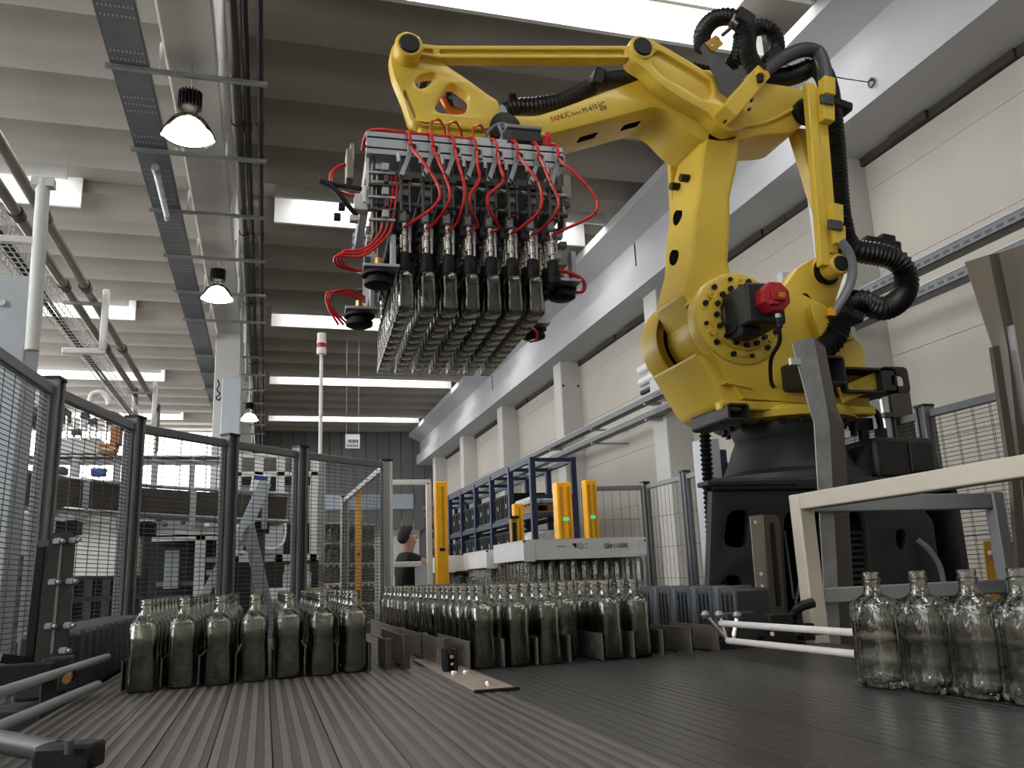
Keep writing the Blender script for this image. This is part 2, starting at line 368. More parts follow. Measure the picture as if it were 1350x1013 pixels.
# right side beam: ledge, web, lower lip
b = MB(); pts = [(5.6, 7.145), (6.95, 7.145), (6.95, 5.82), (5.9, 5.82), (5.9, 6.22), (6.06, 6.3), (6.06, 6.8), (5.6, 6.99)]
n = len(pts)
br = plate('beam_right', [(p[0], p[1]) for p in pts], [], YB, YE, 'concrete_beam', kind='structure', label='long white concrete edge beam above the right wall')
for y in (2.6, 12.45, 22.2):       # joints between beam lengths
    put('beam_joint', MB().box((6.045, y - .008, 6.31), (6.062, y + .008, 6.78)), 'trim_dark', br)
struct('beam_center', MB().box((-1.06, YB, 6.2), (-.56, YE, 7.72)), 'concrete_light', bevel=.03, label='white concrete main beam between the roof bays')
struct('pillar_center', MB().box((-1.06, 17.1, 0), (-.57, 17.6, 6.21)), 'concrete_light', bevel=.02, label='white concrete pillar carrying the main beam')
cols = [2.6, 7.45, 12.1, 16.95, 21.85, 26.7, 31.5]
for i, y in enumerate(cols):
    cc = struct('pillar_right', MB().box((6.2, y, 0), (6.72, y + .5, 5.83)), 'concrete_light', bevel=.02, label='white concrete pillar of the right wall, %s from the near end' % ORD[i])
    if i == 3:
        for dx in (-.08, .27): put('bolt_hole', MB().cyl((6.28 + dx + .05, y - .004, 5.27), (6.28 + dx + .05, y + .01, 5.27), .028, seg=12), 'black_rubber', cc)
wr = struct('wall_right', MB().box((6.78, YB, 0), (6.95, YE, 5.83)), 'wall_panel', label='cream panelled right hall wall')
zs = [0, .4, 1.4, 2.4, 3.4, 4.4, 5.4, 5.75]
bays = [YB] + cols + [YE]
for i in range(len(bays) - 1):
    y0 = bays[i] + (.5 if i else 0); y1 = bays[i + 1]
    for a, c in zip(zs[:-1], zs[1:]):
        put('wall_panel', MB().box((6.66 + random.uniform(0, .006), y0 + .004, a + .002), (6.785, y1 - .004, c - .002)), 'wall_panel', wr, bevel=.003)
tr = MB()
for i in range(len(bays) - 1):
    y0 = bays[i] + (.5 if i else 0); y1 = bays[i + 1]; m_ = 8
    for j in range(m_):
        a, c = y0 + (y1 - y0) * j / m_, y0 + (y1 - y0) * (j + 1) / m_
        tr.box((6.60 + random.uniform(-.03, .03), a, 5.72), (6.70, c, 5.83))
struct('trim_1', tr, 'trim_dark', label='dark ragged sealing strip under the right beam')
we = struct('wall_end', MB().box((-9, YE, 0), (6.95, YE + .3, 7.75)), 'wall_end', label='dark grey end wall of the hall')
for i in range(19):
    put('cladding_sheet', MB().box((-2.4 + i * .48, YE - .05, 3.2), (-1.94 + i * .48, YE + .02, 7.2)), 'wall_end', we, bevel=.01)
ee = put('window_end_frame', MB().box((.8, YE - .1, 3.0), (6.0, YE - .04, 3.2)), 'grey_and_shade', we)
wd = struct('window_1', MB().box((-8.8, YE - .16, 4.5), (-1.3, YE - .1, 7.1)), 'win_panel', label='bright overexposed window in the far end wall')
for i in range(9): put('window_mullion', MB().box((-8.8 + i * .937 - .03, YE - .22, 4.5), (-8.8 + i * .937 + .03, YE - .16, 7.1)), 'white_paint', wd)
wd2 = struct('window_2', MB().box((2.1, YE - .12, 4.05), (5.75, YE - .06, 4.65)), 'pane_dim', label='frosted window strip low in the end wall')
for x0 in (-1.2, .6, 2.4, 4.2): put('lower_sheet', MB().box((x0, YE - .04, 0), (x0 + 1.78, YE + .02, 3.6)), 'concrete_light', we, bevel=.01)
struct('wall_back', MB().box((-9.25, YB - .25, 0), (6.95, YB, 7.75)), 'concrete_light', label='plain hall wall behind the camera')
wl = struct('wall_left', MB().box((-9.25, YB, 0), (-9, YE + .3, 7.75)), 'wall_panel', label='cream left hall wall')
wd3 = struct('window_3', MB().box((-8.98, -6, 2.6), (-8.94, 33, 6.6)), 'win_panel', label='long bright window band in the left wall')
for i in range(40): put('window_mullion', MB().box((-8.93, -6 + i - .03, 2.6), (-8.9, -6 + i + .03, 6.6)), 'white_paint', wd3)
# ================================================================== ROOF SERVICES
LX = -.81
def lamp():
    t = empty('high_bay_lamp', (0, 0, 0), None, 'lamp', 'high bay lamps under the main beam')
    h = MB().cyl((0, 0, .30), (0, 0, .47), .075, seg=20)
    for k in range(20):
        a = 2 * PI * k / 20; h.cbox((.085 * math.cos(a), .085 * math.sin(a), .385), (.05, .008, .17), Matrix.Rotation(a, 3, 'Z'))
    put('heat_sink', h, 'black_plastic', t)
    rf = MB().lathe([(.045, .30), (.05, .24), (.10, .215), (.17, .15), (.225, .05), (.25, 0), (.246, 0), (.22, .05), (.165, .145), (.095, .205), (.04, .23)], seg=32, cap=False)
    put('reflector', rf, 'polycarb', t)
    put('lamp_bulb', MB().lathe([(.001, .012), (.12, .008), (.225, .012), (.2, .05), (.1, .14), (.001, .17)], seg=32, cap=False), 'lamp_glow', t)
    put('hook', MB().tube([(0, 0, .46), (.015, 0, .52), (0, 0, .58), (0, 0, .80)], .006, 6), 'galv', t)
    return t
L0 = lamp()
for i, (x, y, lb) in enumerate([(LX, 7.77, 'large glowing high bay lamp nearest the camera under the main beam'), (LX + .02, 12.6, 'glowing high bay lamp second along the main beam'), (-.48, 22.3, 'small far high bay lamp beside the white pillar')]):
    o = L0 if i == 0 else dup(L0); moved(o, (x, y, 5.4), None, lb)
barz = 5.99
by = [3.0, 4.6, 6.15, 7.7, 9.3, 10.9, 12.5, 14.1, 15.65, 18.2, 19.8, 21.4, 23.0, 24.6, 26.2, 27.8]
for i, y in enumerate(by):
    m_ = MB().box((-1.56, y - .02, barz), (-.1, y + .02, barz + .006)).box((-1.56, y - .022, barz), (-.1, y - .018, barz + .04)).box((-1.56, y + .018, barz), (-.1, y + .022, barz + .04))
    o = put('strut_channel', m_, 'wall_tray', label='galvanised strut channel across the main beam, %s from the camera' % ORD[i], cat='bracket', group='strut channels under the main beam')
    put('hanger', MB().box((-1.1, y - .015, barz + .03), (-1.075, y + .015, 6.32)), 'white_paint', o); put('hanger', MB().box((-.56, y - .015, barz + .03), (-.535, y + .015, 6.32)), 'white_paint', o)
ct = empty('cable_tray', (-1.35, 10, 6.05), 'wide perforated grey cable tray left of the main beam', 'cable tray')
put('tray_channel', MB().box((-1.52, YB, 6.035), (-1.18, YE, 6.04)).box((-1.52, YB, 6.035), (-1.515, YE, 6.11)).box((-1.185, YB, 6.035), (-1.18, YE, 6.11)), 'tray_grey', ct)
pf = MB()
for i in range(90):
    y = 5.9 + i * .13
    if i % 6 < 3:
        for k in range(9): pf.box((-1.49 + k * .034, y, 6.0325), (-1.478 + k * .034, y + .03, 6.0352))
o = put('perforation', pf, 'label_grey', ct, kind='stuff')
for i, (x, rr, mm, lb) in enumerate([(-.41, .055, 'dark_steel', 'thick dark pipe nearest the main beam'), (-.30, .034, 'black_rubber', 'black conduit in the middle beside the main beam'), (-.17, .034, 'black_rubber', 'black conduit farthest out from the main beam')]):
    t = empty('conduit', (x, 10, 6.05), lb, 'pipe', 'pipes running along the main beam')
    put('pipe_run', MB().cyl((x, YB, 6.09), (x, YE - .1, 6.09), rr, seg=14), mm, t)
    for y in (5.0, 8.6, 11.6, 14.7, 18.9, 22.4): put('coupling', MB().cyl((x, y, 6.09), (x, y + .18, 6.09), rr * 1.22, seg=14), mm, t)
p0, p1 = atz(205, 222, 5.95), atz(221, 287, 5.95)
t = empty('tube_light', tuple(p0), 'unlit slim fluorescent tube light below the grey cable tray', 'lamp')
put('tube_body', MB().cyl(p0, p1, .04, seg=12), 'film', t)
for p, q in ((p0, p1), (p1, p0)):
    d_ = (q - p).normalized(); put('end_cap', MB().cyl(p - d_ * .03, p + d_ * .07, .046, seg=12), 'grey_and_shade', t)
put('suspension', MB().cyl(p0 + Vector((0, .1, 0)), p0 + Vector((0, .1, .12)), .006, seg=6).cyl(p1 - Vector((0, .1, 0)), p1 + Vector((0, -.1, .12)), .006, seg=6), 'galv', t)
# ================================================================== LEFT PIPES
for i, (x, ye, lb) in enumerate([(-1.69, 14.0, 'steel pipe on the left turning down at its far end, right one of the pair'), (-1.87, 12.9, 'steel pipe on the left, left one of the pair')]):
    t = empty('steel_pipe', (x, ye, 4.0), lb, 'pipe', 'steel pipes above the left fence')
    put('pipe_run', MB().poly([(x, YB, 4.0), (x, ye - .12, 4.0), (x, ye - .03, 3.97), (x, ye, 3.9), (x, ye, 3.3 if i == 0 else 3.5)], .042, 12), 'stainless', t)
    for y in (4.4, 6.6, 8.2, 10.4, ye - .2): put('pipe_joint', MB().cyl((x, y, 4.0), (x, y + .1, 4.0), .056, seg=12), 'dark_grey', t)
    put('valve', MB().lathe([(.02, 3.30), (.045, 3.22), (.045, 3.16), (.02, 3.12), (.025, 3.02), (.008, 2.9)], (x, ye, 0 if i == 0 else .2), seg=10), 'galv', t)
wt = empty('wire_basket_tray', (-1.75, 8, 3.6), 'bright wire basket cable tray with black cables on the left', 'cable tray')
m_ = MB(); xa, xb, z0 = -1.86, -1.70, 3.52
for x, z in ((xa, z0), (xa + .05, z0), (xb - .05, z0), (xb, z0), (xa, z0 + .07), (xb, z0 + .07)): m_.bar((x, 3.5, z), (x, 12.5, z), .006, .006)
for i in range(91):
    y = 3.5 + i * .1
    m_.bar((xa, y, z0), (xb, y, z0), .006, .006).bar((xa, y, z0), (xa, y, z0 + .1), .006, .006).bar((xb, y, z0), (xb, y, z0 + .1), .006, .006)
put('wire_basket', m_, 'white_paint', wt, kind='stuff')
for dx in (.05, .09): put('cable', MB().tube([(xa + dx, 3.5, z0 + .02), (xa + dx + .015, 6, z0 + .03), (xa + dx - .01, 9, z0 + .02), (xa + dx, 12.5, z0 + .02)], .014, 8), 'black_rubber', wt)
for i, (y, zt, zb, lb) in enumerate([(5.35, 4.02, 3.02, 'tall pale hanger post in front, nearest of the left pipe hangers'), (8.6, 4.0, 3.46, 'white L-shaped pipe hanger holding the wire tray, middle of three'), (12.6, 4.0, 3.46, 'farthest white pipe hanger near the pipe ends')]):
    t = empty('pipe_hanger', (-1.6, y, zb), lb, 'bracket', 'pipe hangers on the left')
    if i == 0:
        put('post', MB().cyl((-1.165, 4.6, 2.39), (-1.185, 4.6, 3.33), .034, seg=14), 'white_paint', t)
        put('crossarm', MB().box((-1.24, 4.57, 3.29), (-1.13, 4.63, 3.34)), 'white_paint', t); put('crossarm', MB().box((-1.7, 4.58, 2.965), (-1.2, 4.62, 3.0)), 'white_paint', t)
    else:
        put('post', MB().box((-1.60, y - .03, zb), (-1.54, y + .03, 4.1)), 'white_paint', t, bevel=.012)
        put('crossarm', MB().box((-1.92, y - .03, zb - .03), (-1.54, y + .03, zb + .03)), 'white_paint', t, bevel=.012)
        put('clip', MB().box((-1.94, y - .02, 3.93), (-1.56, y + .02, 3.96)), 'galv', t)
p = at(18, 415, 4.6)
t = empty('steel_column_box', (p.x, p.y, 0), 'grey sheet steel column at the left edge behind the fence', 'column')
put('column_body', MB().box((-1.60, 4.68, 0), (-1.215, 4.95, 2.82)), 'cabinet_grey', t, bevel=.01)
put('bolt', MB().cyl((-1.34, 4.66, 2.66), (-1.34, 4.69, 2.66), .018, seg=8), 'chrome', t)
# wall cable trays on the right
for i, (z, x, lb) in enumerate([(3.90, 6.02, 'upper perforated cable tray along the right wall'), (3.64, 6.02, 'lower perforated cable tray along the right wall')]):
    t = empty('wall_cable_tray', (x, 10, z), lb, 'cable tray', 'cable trays on the right wall')
    put('tray_channel', MB().box((x - .06, 3.5, z), (x + .10, YE - 1, z + .006)).box((x - .06, 3.5, z), (x - .054, YE - 1, z + .1)).box((x + .095, 3.5, z), (x + .1, YE - 1, z + .1)), 'wall_tray', t)
    put('tray_flange', MB().box((x - .068, 3.5, z + .094), (x - .05, YE - 1, z + .104)), 'alu', t)
    pf = MB()
    for k in range(70): pf.box((x - .0625, 3.6 + k * .12, z + .03), (x - .0595, 3.67 + k * .12, z + .055))
    put('perforation', pf, 'dark_grey', t, kind='stuff')
    for y in cols[1:]:
        put('support_arm', MB().box((x - .12, y + .1, z - .06), (6.22, y + .16, z - .03)).box((x - .12, y + .13, z - .06), (6.22, y + .136, z - .004)), 'galv', t)
    for y in (9.8, 14.5, 19.4): put('support_arm', MB().box((x - .12, y + .1, z - .06), (6.68, y + .16, z - .03)), 'galv', t)
t = empty('wall_pipe_pair', (6.3, 9.5, 4.5), 'two white pipes with an end flange high on the wall behind the robot', 'pipe')
for z in (4.62, 4.40): put('pipe', MB().cyl((6.25, 8.6, z), (6.25, 13.0, z), .075, seg=16), 'white_paint', t)
put('blue_pipe', MB().cyl((6.25, 8.6, 4.22), (6.25, 13.0, 4.22), .045, seg=12), 'rack_blue', t)
put('flange', MB().box((6.12, 8.5, 4.25), (6.38, 8.62, 4.78)), 'cabinet_grey', t, bevel=.02)
put('clamp', MB().box((6.1, 9.6, 4.3), (6.7, 9.66, 4.34)), 'galv', t)
q0, q1 = at(1040, 82, 5.2), Vector((5.9, 6.3, 6.02))
t = empty('tension_wire', tuple(q1), 'thin steel wire ending at a ring bolt on the right beam', 'wire')
put('wire_run', MB().tube([(3.6, 5.2, 5.25), (4.8, 5.7, 5.55), (5.84, 6.3, 6.0)], .006, 5), 'wire_dark', t)
put('ring_bolt', MB().sweep([(5.88, 6.3 + .045 * math.cos(a), 6.0 + .045 * math.sin(a)) for a in [k * PI / 6 for k in range(13)]], .01, 6), 'dark_grey', t)
put('anchor', MB().cyl((5.88, 6.3, 6.04), (5.93, 6.3, 6.04), .02, seg=8), 'dark_grey', t)
# ================================================================== CONVEYOR TABLE
TZ = .9
tb = empty('conveyor_table', (.7, 2.2, 0), 'wide flat conveyor table of narrow dark plastic slats in the foreground', 'conveyor')
XL, XR, YN, YF = -.475, 1.95, .35, 6.4
P_ = .0142; ns = int((XR - XL) / P_)
sm = {}
for i in range(ns):
    if i % 7 == 6: pass
    for_y = (YN, 4.9) if i < ns * .8 else (YN, 2.69)
    kind = ('slat_a', 'slat_b')[i % 2] if i < 74 else ('slat_c', 'slat_b')[i % 2] if i < 96 else 'slat_c'  # alternate tones put sheen angle and wear into the slat colour
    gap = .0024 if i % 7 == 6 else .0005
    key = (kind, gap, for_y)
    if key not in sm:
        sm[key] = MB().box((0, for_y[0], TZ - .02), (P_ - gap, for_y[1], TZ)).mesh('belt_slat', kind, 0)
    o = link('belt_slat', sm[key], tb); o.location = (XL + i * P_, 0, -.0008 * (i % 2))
hg = MB()
for i in range(6, ns, 7):
    for k in range(150): hg.box((XL + i * P_ + P_ - .0028, YN + k * .0254, TZ - .012), (XL + i * P_ + P_, YN + k * .0254 + .014, TZ - .0035))
put('hinge_row', hg, 'black_rubber', tb, kind='stuff', smooth=0)
put('table_body', MB().box((XL, YN, TZ - .14), (XL + .02, 4.9, TZ - .012)).box((XL, YN, TZ - .1), (XR - .5, 4.9, TZ - .022)).box((XR - .5, YN, TZ - .1), (XR, 2.69, TZ - .022)), 'black_paint', tb)
for x in (XL + .1, .75, XR - .1):
    for y in (.6, 2.6): put('leg', MB().box((x - .04, y - .04, 0), (x + .04, y + .04, TZ - .09)), 'grey_and_shade', tb, bevel=.004)
for y in (4.7,):
    for x in (XL + .1, .75): put('leg', MB().box((x - .04, y - .04, 0), (x + .04, y + .04, TZ - .09)), 'grey_and_shade', tb, bevel=.004)
# ------------------------------------------------------------------ bottles
def ring(z, hx, hy, p):
    out = []; n = 24
    for k in range(n):
        a = 2 * PI * k / n; c, s_ = math.cos(a), math.sin(a)
        out.append((hx * math.copysign(abs(c) ** (2 / p), c), hy * math.copysign(abs(s_) ** (2 / p), s_), z))
    return out
def bottle_mesh():
    prof = [(0, .028, .043, 5), (.004, .0345, .0515, 6), (.012, .0365, .054, 7), (.07, .0365, .054, 7), (.085, .0345, .053, 7), (.105, .0335, .053, 7), (.135, .0345, .053, 7), (.162, .0365, .054, 7), (.177, .0362, .0532, 5), (.186, .0335, .048, 4), (.193, .0285, .037, 3), (.199, .0230, .026, 2.4), (.205, .0198, .0202, 2), (.216, .0180, .0180, 2), (.226, .0178, .0178, 2),
            (.228, .0205, .0205, 2), (.2335, .0205, .0205, 2), (.235, .0176, .0176, 2), (.243, .0178, .0178, 2), (.2445, .0188, .0188, 2), (.25, .0182, .0182, 2)]
    inn = [(.25, .0125, .0125, 2), (.205, .0125, .0135, 2), (.194, .020, .026, 2.6), (.178, .031, .047, 5), (.135, .0305, .0485, 6), (.105, .0295, .0485, 6), (.07, .0325, .0495, 6), (.02, .0325, .0495, 6), (.013, .02, .03, 4)]
    m = MB(); vs = []; fs = []
    R = [ring(z, a, b_, p) for z, a, b_, p in prof + inn]; n = 24
    for r_ in R: vs += r_
    for i in range(len(R) - 1):
        for k in range(n):
            k2 = (k + 1) % n; fs.append((i * n + k, i * n + k2, (i + 1) * n + k2, (i + 1) * n + k))
    fs.append(tuple(range(n - 1, -1, -1))); fs.append(tuple((len(R) - 1) * n + k for k in range(n)))
    m.add(vs, fs); me = m.mesh('bottle', 'glass', 60); return me
BM = bottle_mesh()
def bottle(x, y, z, rz, label, group):
    o = bpy.data.objects.new('glass_bottle', BM); C.objects.link(o); o.location = (x, y, z); o.rotation_euler.z = rz
    return tag(o, label, 'bottle', group)
LF = [2.62, 2.66, 2.665, 2.70, 2.73, 2.735, 2.77]
for i in range(7):
    for j in range(12):
        bottle(-.322 + .1005 * i + random.uniform(-.004, .004), LF[i] + .055 + j * .112, TZ + .0005, random.uniform(-.03, .03),
               'clear square glass bottle %s from the front in the %s lane of the left block' % (ORD[j], ORD[i]), 'glass bottles in the left lanes')
MF = [2.62, 2.6, 2.6, 2.72, 2.6, 2.61]
for i in range(6):
    for j in range(20):
        if i >= 4 and j > 17: continue
        bottle(.662 + .1065 * i + random.uniform(-.004, .004), MF[i] + .055 + j * .112, TZ + .0005, random.uniform(-.03, .03),
               'clear square glass bottle %s from the front in the %s lane of the middle block' % (ORD[j], ORD[i]), 'glass bottles in the middle lanes')
for j, (x, y) in enumerate([(1.336, 1.66), (1.364, 1.545), (1.382, 1.427), (1.386, 1.308)]):
    bottle(x, y, TZ + .0005, .02 - .02 * j, 'large near glass bottle at the right edge, %s from the left in its row' % ORD[j], 'glass bottles in the near row at right')
# ------------------------------------------------------------------ lane guides
def guide(x, y0, y1, h, label, group, foot=True):
    m = MB().box((x - .002, y0, TZ + .004), (x + .002, y1, TZ + h)).box((x - .006, y0, TZ + .004), (x + .002, y0 + .003, TZ + h))
    t = empty('lane_guide', (x, y0, TZ), label, 'guide plate', group)
    put('guide_blade', m, 'plate_steel', t)
    put('guide_foot', MB().box((x - .006, y0 + .12, TZ + .0005), (x + .006, y0 + .20, TZ + .006)), 'dark_grey', t)
    put('slot_mark', MB().box((x - .0035, y0 + .10, TZ + h * .35), (x - .0018, y0 + .106, TZ + h * .6)), 'alu', t)
    return t
for i in range(8): guide(-.372 + .1005 * i, (LF + [2.78])[i] + (.03 if i else .05), 3.15, .085, 'thin dark steel lane guide %s from the left in the left block' % ORD[i], 'lane guides of the left block')
for i in range(9): guide(.608 + .1085 * i, 2.585 + .012 * max(0, i - 5), 3.1 if i < 7 else 2.98, .085, 'thin dark steel lane guide %s from the left in the middle block' % ORD[i], 'lane guides of the middle block')
for i, (x, a, c, h) in enumerate([(.545, 2.66, 3.05, .09), (.552, 3.07, 3.6, .085), (.56, 3.62, 4.7, .08), (.44, 2.78, 3.35, .10), (.385, 2.79, 3.02, .09)]):
    t = guide(x, a, c, h, 'long steel guide rail between the two bottle blocks, %s of five' % ORD[i], 'guide rails between the bottle blocks')
    put('joint_clip', MB().box((x - .010, a - .012, TZ + .002), (x + .012, a + .012, TZ + h + .006)), 'stain_dark', t, bevel=.002)
t = empty('cover_strip', (.54, 2.3, TZ), 'beige metal cover strip lying on the belt with two screws', 'cover plate')
put('strip_plate', MB().box((.50, 2.10, TZ + .001), (.60, 3.0, TZ + .008)), 'strip_beige', t, bevel=.001)
put('strip_edge', MB().box((.498, 2.085, TZ + .0005), (.612, 2.098, TZ + .006)), 'black_rubber', t)
for x, y in ((.555, 2.17), (.53, 2.47), (.565, 2.47)): put('screw', MB().lathe([(.001, .017), (.008, .016), (.0095, .012), (.011, .011), (.011, .008)], (x, y, TZ), seg=10), 'chrome', t)
t = empty('lane_clamp', (.535, 2.56, TZ), 'small black clamp block standing on the beige strip', 'clamp')
put('clamp_body', MB().box((.515, 2.53, TZ + .008), (.528, 2.57, TZ + .075)).box((.545, 2.53, TZ + .008), (.556, 2.57, TZ + .072)).box((.515, 2.555, TZ + .008), (.556, 2.57, TZ + .06)), 'black_plastic', t, bevel=.002)
put('clamp_bolt', MB().cyl((.536, 2.525, TZ + .05), (.536, 2.56, TZ + .05), .006, seg=8).cyl((.536, 2.52, TZ + .03), (.536, 2.55, TZ + .03), .005, seg=8), 'chrome', t)
# ------------------------------------------------------------------ side rails
def rod(name, p, q, rr, label, group, mm='rail_white'):
    t = empty(name, tuple(p), label, 'rail', group); p, q = Vector(p), Vector(q); d_ = (q - p).normalized()
    put('rod', MB().cyl(p, q, rr, seg=12), mm, t)
    put('end_cap', MB().sweep([p - d_ * .012, p - d_ * .006, p + d_ * .01], [rr * .5, rr * .95, rr * 1.04], 12), mm, t); return t
rod('guide_rod', (-.447, 2.86, .985), (-.56, 1.2, .985), .011, 'upper pale guide rod at the left table edge', 'guide rods at the left', 'grey_and_shade')  # both left rods take a greyer colour in place of shade
rod('guide_rod', (-.425, 2.60, .932), (-.53, 1.2, .932), .011, 'lower pale guide rod at the left table edge', 'guide rods at the left', 'grey_and_shade')
rod('guide_rod', (1.42, 2.50, 1.0), (1.47, 1.2, 1.0), .010, 'upper white guide rod on the right behind the near bottles', 'guide rods at the right')
rod('guide_rod', (1.44, 2.50, .945), (1.48, 1.2, .945), .010, 'lower white guide rod on the right behind the near bottles', 'guide rods at the right')
a, c = at(-15, 955, 1.62), at(75, 992, 1.45); e = at(112, 1003, 1.40)
t = empty('corner_tube', tuple(c), 'dark steel tube with a black end clamp in the lower left corner', 'bracket')
put('tube_bar', MB().cyl(a + Vector((-.25, .22, .0)), c, .017, seg=12), 'dark_grey', t)
put('end_clamp', MB().cbox(c.lerp(e, .45), (.085, .05, .036), Matrix.Rotation(-.25, 3, 'Z')), 'black_plastic', t, bevel=.006)
put('clamp_screw', MB().cyl(e + Vector((-.02, -.01, .012)), e + Vector((-.02, -.01, .03)), .006, seg=8), 'dark_grey', t)
# slotted bracket at left
t = empty('slotted_bracket', (-.70, 2.86, .6), 'dark slotted upright bracket with bolts left of the bottles', 'bracket')
o2 = pxz([(66, 702), (97, 701), (88, 880), (44, 880)], 2.8); slot = pxz([(80, 712), (83, 712), (70, 862), (66, 862)], 2.8)
plate('bracket_plate', smoothpoly(o2, .02), [], 2.8, 2.812, 'dark_steel', t)
put('slot', MB().prism(slot, 2.798, 2.801), 'mid_grey', t)
put('backing_bar', MB().bar(at(55, 718, 2.84), at(38, 880, 2.84), .026, .02), 'black_plastic', t, bevel=.003)
put('backing_arm', MB().bar(at(53, 718, 2.84), at(70, 716, 2.82), .02, .02), 'black_plastic', t); put('backing_arm', MB().bar(at(0, 868, 2.78), at(45, 874, 2.82), .026, .026), 'black_plastic', t)
for x, y in ((99, 713), (95, 767), (92, 825), (86, 858), (78, 714), (72, 768), (67, 826)):
    p = at(x, y, 2.8); put('bolt', MB().cyl(p + Vector((-.012, 0, 0)), p + Vector((.008, -.012, 0)), .010, seg=6).cyl(p + Vector((.005, -.01, 0)), p + Vector((.018, -.02, 0)), .006, seg=8), 'galv', t)
t = empty('clamp_block', (-.55, 2.5, .8), 'black rod clamp with a small brass fitting below the left rods', 'clamp')
p = at(98, 893, 2.55)
put('clamp_body', MB().cbox(p, (.05, .16, .05)).cbox(p + Vector((-.05, .05, -.1)), (.06, .1, .3)).cbox(p + Vector((-.14, -.05, .02)), (.2, .04, .05)), 'black_plastic', t, bevel=.005)
put('brass_fitting', MB().cyl(p + Vector((-.0, -.07, .012)), p + Vector((.02, -.2, .012)), .010, seg=10), 'brass', t)
put('post', MB().box((p.x - .08, p.y + .02, 0), (p.x - .03, p.y + .07, p.z - .1)), 'dark_grey', t)
# slotted bracket at right
t = empty('slotted_bracket', (1.9, 2.9, .6), 'worn stainless slotted upright bracket before the black pedestal', 'bracket')
Y_ = 2.95
front = pxz([(989, 681), (1004, 679), (1018, 860), (1004, 862)], Y_)
put('bracket_face', MB().prism(front, Y_, Y_ + .006), 'stainless', t)
sd = pxz([(1004, 679), (1022, 679), (1026, 686), (1036, 860), (1018, 860)], Y_ + .03)
sl = pxz([(1013, 690), (1018, 690), (1028, 800), (1022, 800)], Y_ + .03)
plate('bracket_side', smoothpoly(sd, .012), [], Y_ + .02, Y_ + .028, 'stain_dark', t)
put('slot', MB().prism(sl, Y_ + .016, Y_ + .0205), 'black_rubber', t)
for x, y in ((994, 689), (1002, 757), (1003, 773)):
    p = at(x, y, Y_); put('bolt', MB().cyl(p - Vector((0, .008, 0)), p, .008, seg=8), 'chrome', t)
t = empty('rod_clamp', (1.75, 2.7, .9), 'black rod clamp with a wing handle beside the right guide rods', 'clamp')
p = at(1028, 832, 2.77)
put('clamp_body', MB().cbox(p, (.10, .04, .12)).cbox(at(1062, 833, 2.78), (.05, .05, .06)), 'black_plastic', t, bevel=.005)
put('cross_rod', MB().cyl(at(1030, 836, 2.78), at(1100, 832, 2.78), .012, seg=10), 'dark_grey', t)
put('wing_handle', MB().tube([at(1050, 806, 2.77), at(1056, 800, 2.745), at(1072, 795, 2.74)], [.018] * 13, 10), 'black_plastic', t)
put('handle_post', MB().cyl(at(1052, 822, 2.77), at(1052, 800, 2.77), .014, seg=10).cyl(at(1046, 806, 2.77), at(1052, 812, 2.77), .02, seg=10), 'black_plastic', t)
put('clamp_screw', MB().cyl(at(1018, 836, 2.745), at(1018, 836, 2.735), .008, seg=8), 'chrome', t)
put('support_post', MB().box((p.x - .02, 2.79, 0), (p.x + .02, 2.83, p.z)), 'dark_grey', t)
t = empty('link_rods', (1.5, 2.6, .9), 'three thin chrome push rods with ball ends by the right guides', 'linkage')
for q in (((930, 811), (955, 840)), ((948, 811), (958, 846)), ((972, 812), (966, 846)), ((950, 834), (960, 848))):
    a, c = at(*q[0], 2.62), at(*q[1], 2.6); c.z = max(c.z, TZ + .012)
    put('push_rod', MB().cyl(a, c, .007, seg=8), 'chrome', t)
    put('ball_end', MB().lathe([(.001, -.016), (.012, -.01), (.016, 0), (.012, .01), (.001, .016)], tuple(a), seg=10), 'galv', t)
p = at(975, 838, 2.75)
put('linkage_body', MB().cbox(p, (.12, .05, .16)).cbox(p + Vector((-.02, -.02, -.10)), (.2, .04, .1)), 'black_paint', t, bevel=.006)
# plastic chain blocks beside the lanes
def blocks(n, loc, step, label0, group):
    proto = None
    for i in range(n):
        lab = label0 % ORD[i]
        if proto is None:
            t = empty('chain_block', (0, 0, 0), lab, 'conveyor block', group)
            put('block_body', MB().box((-.08, -step * .46, 0), (.08, step * .2, .19)), 'block_dark', t, bevel=.012)
            put('block_cap', MB().box((-.085, step * .2, .0), (.085, step * .46, .2)), 'block_light', t, bevel=.012)
            rb = MB()
            for k in range(3): rb.box((-.088, -step * .36 + k * step * .18, .02), (.07, -step * .3 + k * step * .18, .17))
            put('block_ribs', rb, 'block_dark', t, bevel=.002); proto = t; o = t
        else: o = dup(proto)
        moved(o, loc(i), None, lab)
blocks(8, lambda i: (1.80, 3.0 + i * .185, .905), .185, 'dark grey ribbed plastic block right of the middle lanes, %s from the front', 'plastic chain blocks at right')
blocks(12, lambda i: (-.62, 2.95 + i * .125, .87), .125, 'dark grey ribbed plastic block left of the left lanes, %s from the front', 'plastic chain blocks at left')
put('chain_rail', MB().box((1.66, 2.87, 0), (1.95, 4.45, .9)), 'black_paint', label='dark chain conveyor beam carrying the right plastic blocks', cat='conveyor')
put('chain_rail', MB().box((-.75, 2.85, 0), (-.48, 4.45, .85)), 'black_paint', label='dark chain conveyor beam carrying the left plastic blocks', cat='conveyor')
# ================================================================== ROBOT
Y1, Y2 = 3.97, 4.33                      # faces of the arm
JX, JZ = 2.47, 2.51                      # shoulder axis
BX, BY = 2.88, 4.15                      # turning axis of the base
rb = empty('palletizing_robot', (BX, BY, 1.60), 'big yellow palletizing robot arm with black cable hoses on a black pedestal', 'robot')
